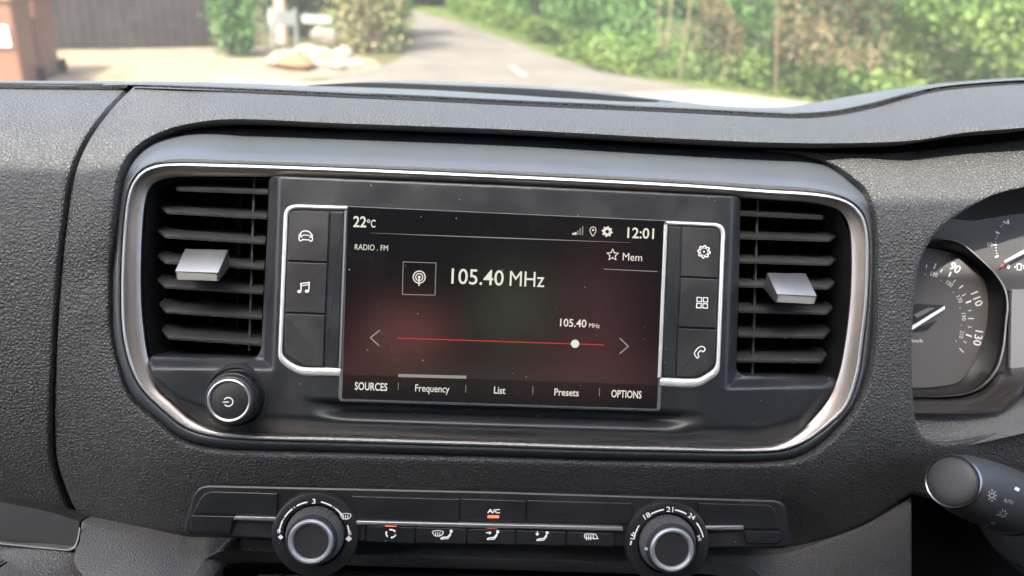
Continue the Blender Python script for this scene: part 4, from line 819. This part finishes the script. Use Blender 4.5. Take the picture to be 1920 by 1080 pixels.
ci('recirculation_icon', [ln([(733+9*math.cos(a), 1000.5+7.5*math.sin(a)) for a in np.linspace(a0, a0+1.45, 8)], [2.6]*6+[4.2, .5]) for a0 in (.2, 2.3, 4.4)], bts[0])
def man(x, y, s=1.): return [fill2d(circ(x+11*s, y-7*s, 3.1*s, 12)), ln(cur([(x-9*s, y+7*s), (x-3*s, y+4.5*s), (x+4*s, y+4*s), (x+9*s, y-2*s), (x+10.5*s, y-3.5*s)], False, 2), [3.2]*0 or 2.6), ln([(x-9*s, y+8*s), (x+5*s, y+7*s), (x+11*s, y-1*s)], 1.3)]
def windsc(x, y): return [ln(cur([(x-10, y-3), (x-4, y-5), (x+4, y-5), (x+10, y-3), (x+6, y+4), (x-6, y+4)], True, 2), 1.4, True)]+[ln([(x+k, y-2), (x+k-.5, y+6)], 1.4) for k in (-4, 0, 4)]
ci('windscreen_feet_icon', windsc(821, 1000)+man(835, 1003), bts[1])
ci('face_vent_icon', [ln([(911, 998.8), (919, 999)], 2), fill2d([(917, 995.5), (922, 999), (917, 1002.4)])]+man(922, 1004), bts[2])
ci('foot_vent_icon', [ln([(1007.5, 996), (1007.3, 1001)], 2), fill2d([(1003.4, 1000), (1011.4, 1000.4), (1007.3, 1005)])]+man(1015, 1006), bts[3])
ci('rear_window_icon', [ln(rnd([(1096, 1001), (1112, 1001), (1113, 1009), (1096, 1009)], 3, 3), 1.6, True), ln([(1112, 1001), (1117, 1002), (1121, 1010), (1112, 1010)], 1.6)]+[ln([(1100+k*4, 1003), (1099.5+k*4, 1013)], 1.4) for k in range(3)], bts[4])
def dialknob(label, bx, by, marks):
    c = PL(bx, by, CW+.001)
    k = lathe('dial_knob', c, [(mm(82), -.008), (mm(82), .0006), (mm(80), .0016), (mm(76), .0020), (mm(60), .0020), (mm(57), .0010), (mm(55.5), -.002)], M['knob'], clim, 96); k['label'] = label
    lathe('knob_grip', c, [(mm(55), -.002), (mm(54.8), .0022), (mm(48.6), .0082), (mm(47), .0084)], satin('grip', (.075, .075, .077), .4, .2, .1), k, 150, knurl=((1, 2), -.045))
    lathe('knob_cap', c, [(mm(47), .0080), (mm(47.6), .0088), (mm(47.2), .0097), (mm(45.5), .0104), (mm(42), .0106), (mm(33.5), .0106), (mm(32.6), .0103), (mm(31), .0106), (.0004, .0107)], M['cap'], k, 96)
    lathe('knob_ring', c, [(mm(42.3), .0100), (mm(41.5), .0112), (mm(39), .0119), (mm(35.5), .0118), (mm(33.6), .0112), (mm(33), .0104)], mat('knob_chrome', (.55, .56, .57), .28, .7), k, 96)
    paint('dial_marking', marks, M['print'], k, c[2]+.0020, lift=.0001); return k
def arcs(cx, cy_, r, spans, wd_=2.6): return [ln([(cx+r*math.cos(math.radians(a)), cy_+r*math.sin(math.radians(a))) for a in np.linspace(a0, a1, 10)], wd_) for a0, a1 in spans]
def num(s, cx, cy_, h, wid, rot):
    a = math.radians(rot); e = np.array([math.cos(a), math.sin(a)]); u_ = np.array([math.sin(a), -math.cos(a)]); c = np.array([cx, cy_])-u_*h/2
    return T2(s, c-e*wid/2, c+e*wid/2, h, .006)
def fan(x, y, r): return [fill2d(circ(x+r*.5*math.cos(a), y+r*.5*math.sin(a), r*.42, 8)) for a in (0, 1.57, 3.14, 4.71)]
m1_ = arcs(589, 1006, 66, [(-173, -153), (-147, -128), (-120, -101), (-79, -60), (-53, -34), (-19, -6)])+[num('3', 588.5, 940, 9, 6.5, 2), num('0', 523, 996, 8, 6, 10), num('6', 656.5, 999, 8, 6, 5)]+[fill2d(circ(589+66*math.cos(math.radians(a)), 1006+66*math.sin(math.radians(a)), 1.4, 8)) for a in (-150, -124, -56)]+windsc(648, 968)+fan(526, 1007, 5)+fan(654, 1010, 6)
dialknob('left heater dial for the fan, numbered 0 to 6', 592, 1001, m1_)
m2_ = arcs(1254, 1021, 66, [(-170, -147), (-120, -98), (-80, -60), (-38, -12)])+[num('18', 1213, 967, 9.5, 13, -30), num('21', 1256, 955, 9.5, 13, 3), num('24', 1297, 968.5, 9.5, 13, 32), num('16', 1186, 1005, 8, 12, -85), num('HI', 1311, 1009, 6, 9, 75), fill2d(circ(1187.5, 998.5, 1.3, 8)), ln([(1184, 1014), (1182, 1022)], 3.2)]
dialknob('right heater dial for the temperature, numbered 16 to 24', 1250, 1016, m2_)
for (x0, y0, x1, y1) in ((537, 1018, 546, 1021), (1209, 1028, 1222, 1032)): paint('dial_pointer', [ln([(x0, y0), (x1, y1)], 5)], M['printdim'], clim, CW+.0112)
# switch strip in the tray
sp_t = thing('switch_strip', 'low black row of switches in the tray at the bottom edge', 'switches', P(900, 1130, -.05))
for x0, x1 in ((482, 575), (577, 614), (616, 680), (682, 810), (812, 935), (937, 1060), (1062, 1186), (1188, 1300)):
    plate('switch', rnd([(x0, 1076+(x0-480)*.026), (x1, 1076+(x1-480)*.026), (x1-3, 1150+(x1-480)*.026), (x0-3, 1150+(x0-480)*.026)], 4), -.040, satin('switch_black', (.03, .03, .032), .35, .5, .2), sp_t, bev=3, bw=.0012)
panel('strip_bed', seg([(420, 1064), (1390, 1090), (1395, 1300), (410, 1300)], 30), flat(-.044), M['core'], sp_t, step=60, skirt=0)
# ================================================================== INSTRUMENT CLUSTER
ic = thing('instrument_cluster', 'grey instrument cluster with speedometer and fuel gauge, half hidden behind the dashboard edge', 'gauges', P(1840, 760, -.05))
KW = -.045
_rim0 = cur([(1690, 446), (1742, 450), (1774, 448), (1803, 456), (1836, 483), (1868, 515), (1884, 540), (1890, 568), (1887, 605), (1881, 658), (1869, 694), (1845, 723), (1811, 739), (1762, 744), (1690, 744)], False, 8)
cface = panel('cluster_face', cat(seg([(1690, 330), (2200, 330), (2200, 800), (1690, 800), (1690, 760)], 20), _rim0[::-1]), tps([(1690, 330, -46), (2200, 330, -40), (1690, 425, -42), (2200, 425, -42), (1690, 480, -48), (2200, 480, -48), (1690, 800, -48), (2200, 800, -48)]), satin('cluster_grey', (.055, .052, .051), .45, .05, .1), ic, step=14, skirt=0)
panel('cluster_hood', cat(seg([(1690, 330), (2200, 330)], 20), cur([(2200, 375), (1920, 400), (1850, 410), (1800, 418), (1760, 424), (1690, 440)])), tps([(1690, 330, -40), (2200, 330, -30), (1690, 440, -46), (1920, 404, -44), (2200, 380, -44), (1920, 350, -34)]), satin('hood_black', (.03, .028, .03), .4, .1, .2), ic, step=12, skirt=.002)
rim = cur([(1690, 446), (1742, 450), (1774, 448), (1803, 456), (1836, 483), (1868, 515), (1884, 540), (1890, 568), (1887, 605), (1881, 658), (1869, 694), (1845, 723), (1811, 739), (1762, 744), (1690, 744)], False, 4)
inn = cur([(1690, 464), (1742, 466), (1776, 471), (1811, 485), (1840, 514), (1851, 548), (1852, 584), (1849, 615), (1840, 646), (1823, 686), (1799, 715), (1774, 723), (1740, 727), (1715, 727), (1690, 727)], False, 4)
rim, inn = resample(rim, 90), resample(inn, 90)
sp_ = loft('speedometer', [rail(rim, -.046), rail(rim+(inn-rim)*.12, -.041), rail(rim+(inn-rim)*.2, -.044), rail(rim+(inn-rim)*.6, -.048), rail(inn, -.0510)], mat('bowl_black', (.018, .018, .019), .4), ic)
loft('gauge_rim', [rail(rim+(rim-inn)*.03, -.046), rail(rim, -.0405), rail(rim+(inn-rim)*.05, -.0400), rail(rim+(inn-rim)*.09, -.0425)], mat('rim_silver', (.6, .58, .56), .3, .5), sp_)
fc = cat(inn, [(1680, 727), (1680, 464)]); plate('dial_face', fc, -.0500, M['dial'], sp_, depth=.001, bev=.5)
FW = -.0497
GLOW = mat('glow_white_print', (.7, .7, .7), .6, emit=(1, 1, 1), es=.16); GLOWD = mat('glow_grey_print', (.5, .5, .5), .6, emit=(1, 1, 1), es=.16)  # print given a faint glow to brighten marks on the dim dial
tk = [((1779, 519), (1783, 510), 2.6), ((1811, 568), (1821, 564), 2.6), ((1811, 627), (1822, 631), 2.6), ((1751, 504), (1755, 494), 1.6), ((1798, 541), (1806, 535), 1.6), ((1815, 597), (1826, 597.5), 1.6), ((1799, 653), (1807, 661), 1.6)]
mn = [((1736.5, 502), (1738, 496)), ((1763.5, 510.5), (1767, 505)), ((1787, 529.5), (1792, 524.5)), ((1804, 555), (1811, 551)), ((1815.5, 583), (1821, 581.5)), ((1815, 613), (1821.5, 613.5)), ((1806.5, 639.5), (1812, 643))]
dot = [(1735, 514.5), (1764, 526), (1787.5, 548), (1800, 577), (1802.5, 610), (1792.5, 640)]
paint('speed_marking', [ln([a, b], w_) for a, b, w_ in tk]+[ln([a, b], 1.2) for a, b in mn]+[num('90', 1791, 502, 14.5, 20, 33), num('110', 1832, 560.5, 14, 27, 68), num('130', 1834, 634, 14.5, 28, 100)], GLOW, sp_, FW)
paint('speed_marking', [fill2d(circ(*q, 1, 6)) for q in dot]+[num('130', 1751.5, 514.5, 7.5, 13, 15), num('150', 1780.5, 532, 7.5, 13, 38), num('170', 1799, 561, 7.5, 13, 65), num('190', 1807, 594, 7.5, 14, 85), num('210', 1803, 627.5, 7.5, 14, 102), T2('km/h', (1709, 642), (1730, 642.5), 6.5, .01)], GLOWD, sp_, FW)
BK = mat('emblem_black', (.008, .008, .008), .3)
paint('emblem', [fill2d([(1700, 578), (1718, 570), (1772, 572), (1752, 592), (1716, 612), (1700, 616)]), fill2d([(1712, 618), (1758, 600), (1738, 620), (1715, 623)])], BK, sp_, FW)
paint('emblem', [fill2d([(1712, 590), (1740, 577), (1754, 577), (1720, 596)])], mat('emblem_grey', (.14, .13, .13), .4), sp_, FW+.0003)
loft('needle', [rail(np.array(q, float), w_) for q, w_ in (([(1690, 623), (1771, 573.5)], -.0482), ([(1690, 626), (1771.5, 575)], -.0462), ([(1690, 630), (1772, 578)], -.0462), ([(1690, 632), (1771, 580)], -.0482))], mat('needle_white', (.85, .85, .92), .4, emit=(.9, .9, 1), es=.3), sp_)  # needle glow added to brighten it, like the marks
KF = -.0478
fg = paint('fuel_gauge', [ln([(1881, 415), (1887, 418.5)], 2.4), ln([(1867, 434.5), (1874, 438)], 2.4), ln([(1861.5, 458.8), (1869, 459)], 2.4), ln([(1866, 482.5), (1872, 479.5)], 2.4), T2('1', (1888.5, 420), (1892, 420), 7.5, .01), T2('1/2', (1851.5, 461), (1861, 461.5), 6, .01), T2('0', (1888, 503.5), (1893.2, 503.8), 7.5, .01)]+[fill2d(circ(*q, 1, 6)) for q in ((1876.5, 425), (1880, 421), (1870, 443), (1868, 448), (1867, 453.5), (1867.5, 464.5), (1868, 470), (1869, 475))], GLOW, ic, on=[cface])
paint('fuel_mark', [fill2d(circ(1879.5, 498.5, 3.2, 10))], mat('fuel_red', (.5, .05, .03), .4), fg, on=[cface])
paint('fuel_icon', [ln(rnd([(1907, 495), (1915, 495), (1915, 506), (1907, 506)], 1), 1.4, True), ln([(1917, 497), (1920, 499), (1920, 505)], 1.2), fill2d([(1904, 498), (1904, 503), (1901.5, 500.5)])], GLOWD, fg, on=[cface])
loft('fuel_needle', [rail(np.array(q, float), w_) for q, w_ in (([(1883, 489), (1940, 457)], -.041), ([(1883, 490.5), (1941, 460)], -.0395), ([(1884, 493), (1942, 465)], -.041))], mat('needle_white_small', (.85, .85, .92), .4, emit=(.9, .9, 1), es=.3), fg)  # same added glow as the speed needle
plate('trip_display', rnd([(1897, 543), (2000, 540), (2000, 690), (1894, 691)], 2), -.0455, M['lcd'], ic, depth=.002, bev=1)
lwr = cur([(1700, 744), (1762, 745), (1811, 741), (1846, 726), (1872, 697), (1900, 689), (2200, 680)], False, 5); lw2 = cur([(1700, 774), (1762, 776), (1830, 775), (1880, 770), (1912, 742), (1940, 722), (2200, 705)], False, 5)
lwr, lw2 = resample(lwr, 60), resample(lw2, 60)
loft('lower_trim', [rail(lwr, -.047), rail(lwr+(lw2-lwr)*.15, -.040), rail(lwr+(lw2-lwr)*.35, -.034), rail(lwr+(lw2-lwr)*.6, -.031), rail(lwr+(lw2-lwr)*.85, -.027), rail(lw2, -.018)], satin('gloss_tray', (.03, .028, .028), .14, .1, .05), ic)
panel('cluster_shelf', cat(lw2, seg([(2200, 755), (1920, 812), (1850, 828), (1796, 838), (1700, 838)])), tps([(1690, 774, -24), (1830, 775, -24), (1912, 742, -26), (2200, 705, -26), (1690, 835, -19), (1796, 838, -17), (1900, 815, -13), (2200, 760, -10)]), M['leather2'], ic, step=9, skirt=.004)
# ================================================================== STALK AND COLUMN
stk = thing('indicator_stalk', 'rounded black light stalk with chrome ringed end button and white symbols', 'stalk', P(1960, 960, -.05))
a_ = PL(1787, 903, .024); b_ = PL(1985, 972, -.050); ax = a_-b_; L_ = np.linalg.norm(ax); axn = ax/L_
SMt = satin('stalk_plastic', (.036, .035, .033), .52, .2, .1)
rt = mm(52, .024)
prof = [(.0152, 0), (.0154, L_*.30), (.0158, L_*.50), (.0166, L_*.51), (.0167, L_*.60), (.0164, L_*.70), (.0156, L_*.82), (.0146, L_*.91), (rt*1.01, L_*.985), (rt*.97, L_*1.0)]
barrel = lathe('barrel', b_, prof, SMt, stk, 72, axis=ax, angle=50)
lathe('twist_collar', b_, [(.0160, L_*.505), (.0174, L_*.51), (.0175, L_*.54), (.0170, L_*.545), (.0169, L_*.56)], mat('collar_black', (.012, .012, .012), .45), stk, 72, axis=ax)
lathe('end_ring', b_, [(rt*.985, L_*.985), (rt*.985, L_+.0006), (rt*.955, L_+.0012), (rt*.915, L_+.0008), (rt*.905, L_-.0005)], mat('stalk_chrome', (.28, .28, .27), .3, 1), stk, 72, axis=ax)
lathe('end_button', b_, [(rt*.895, L_-.002), (rt*.88, L_+.0008), (rt*.80, L_+.0017), (rt*.6, L_+.0026), (rt*.35, L_+.0031), (.0003, L_+.0033)], SMt, stk, 72, axis=ax, angle=60)
sy_ = []
sy_ += [ln(circ(1860, 929, 4.6, 16), 2, True)]+[ln([(1860+6.5*math.cos(a), 929+8*math.sin(a)), (1860+9*math.cos(a), 929+11.5*math.sin(a))], 2) for a in np.arange(8)*math.pi/4]
sy_ += [num('AUTO', 1891, 940, 6.5, 18, 18)]
sy_ += [ln([(1881+3*math.cos(a), 963+3.5*math.sin(a)), (1881+8*math.cos(a), 963+8.5*math.sin(a))], 1.8) for a in np.arange(7)*math.pi*2/7]+[ln([(1868, 965), (1875, 965.5)], 1.6)]
sy_ += [ln(circ(1862, 981, 3.6, 10, 2.2), 1.5, True), ln([(1848, 984), (1853, 985)], 1.8)]
paint('stalk_symbol', sy_, M['printdim'], stk, on=[barrel], lift=.0002)
paint('stalk_marker', [ln([(1903, 915), (1911, 919)], 6)], M['print'], stk, on=[barrel], lift=.0003)
col = thing('steering_column_cover', 'dark smooth steering column cover behind the light stalk', 'steering column', P(2000, 1000, -.08))
panel('upper_cover', cat(cur([(1838, 862), (1858, 838), (1885, 822), (1920, 813), (2200, 790)]), seg([(2200, 1060), (1890, 990), (1850, 930)])), tps([(1838, 862, -62), (1885, 822, -62), (1920, 813, -62), (2200, 790, -50), (1870, 850, -50), (1920, 850, -38), (1900, 900, -35), (2200, 900, 10), (1890, 990, -40), (2200, 1060, 10)]), satin('cover_plastic', (.05, .048, .05), .4, .2, .1), col, step=9, r=4, skirt=.02)
panel('lower_cover', cat(cur([(1872, 1000), (1885, 1020), (1905, 1050), (1930, 1075), (1960, 1100)]), seg([(1960, 1100), (2200, 1200), (2200, 1000), (1880, 996)])), tps([(1872, 1000, -60), (1905, 1050, -58), (1960, 1100, -50), (1920, 1010, -42), (2200, 1200, 0), (2200, 1000, -20)]), satin('lower_cover_plastic', (.075, .075, .072), .5, .2, .1), col, step=8, r=4, skirt=.02)
S.render.film_transparent = False
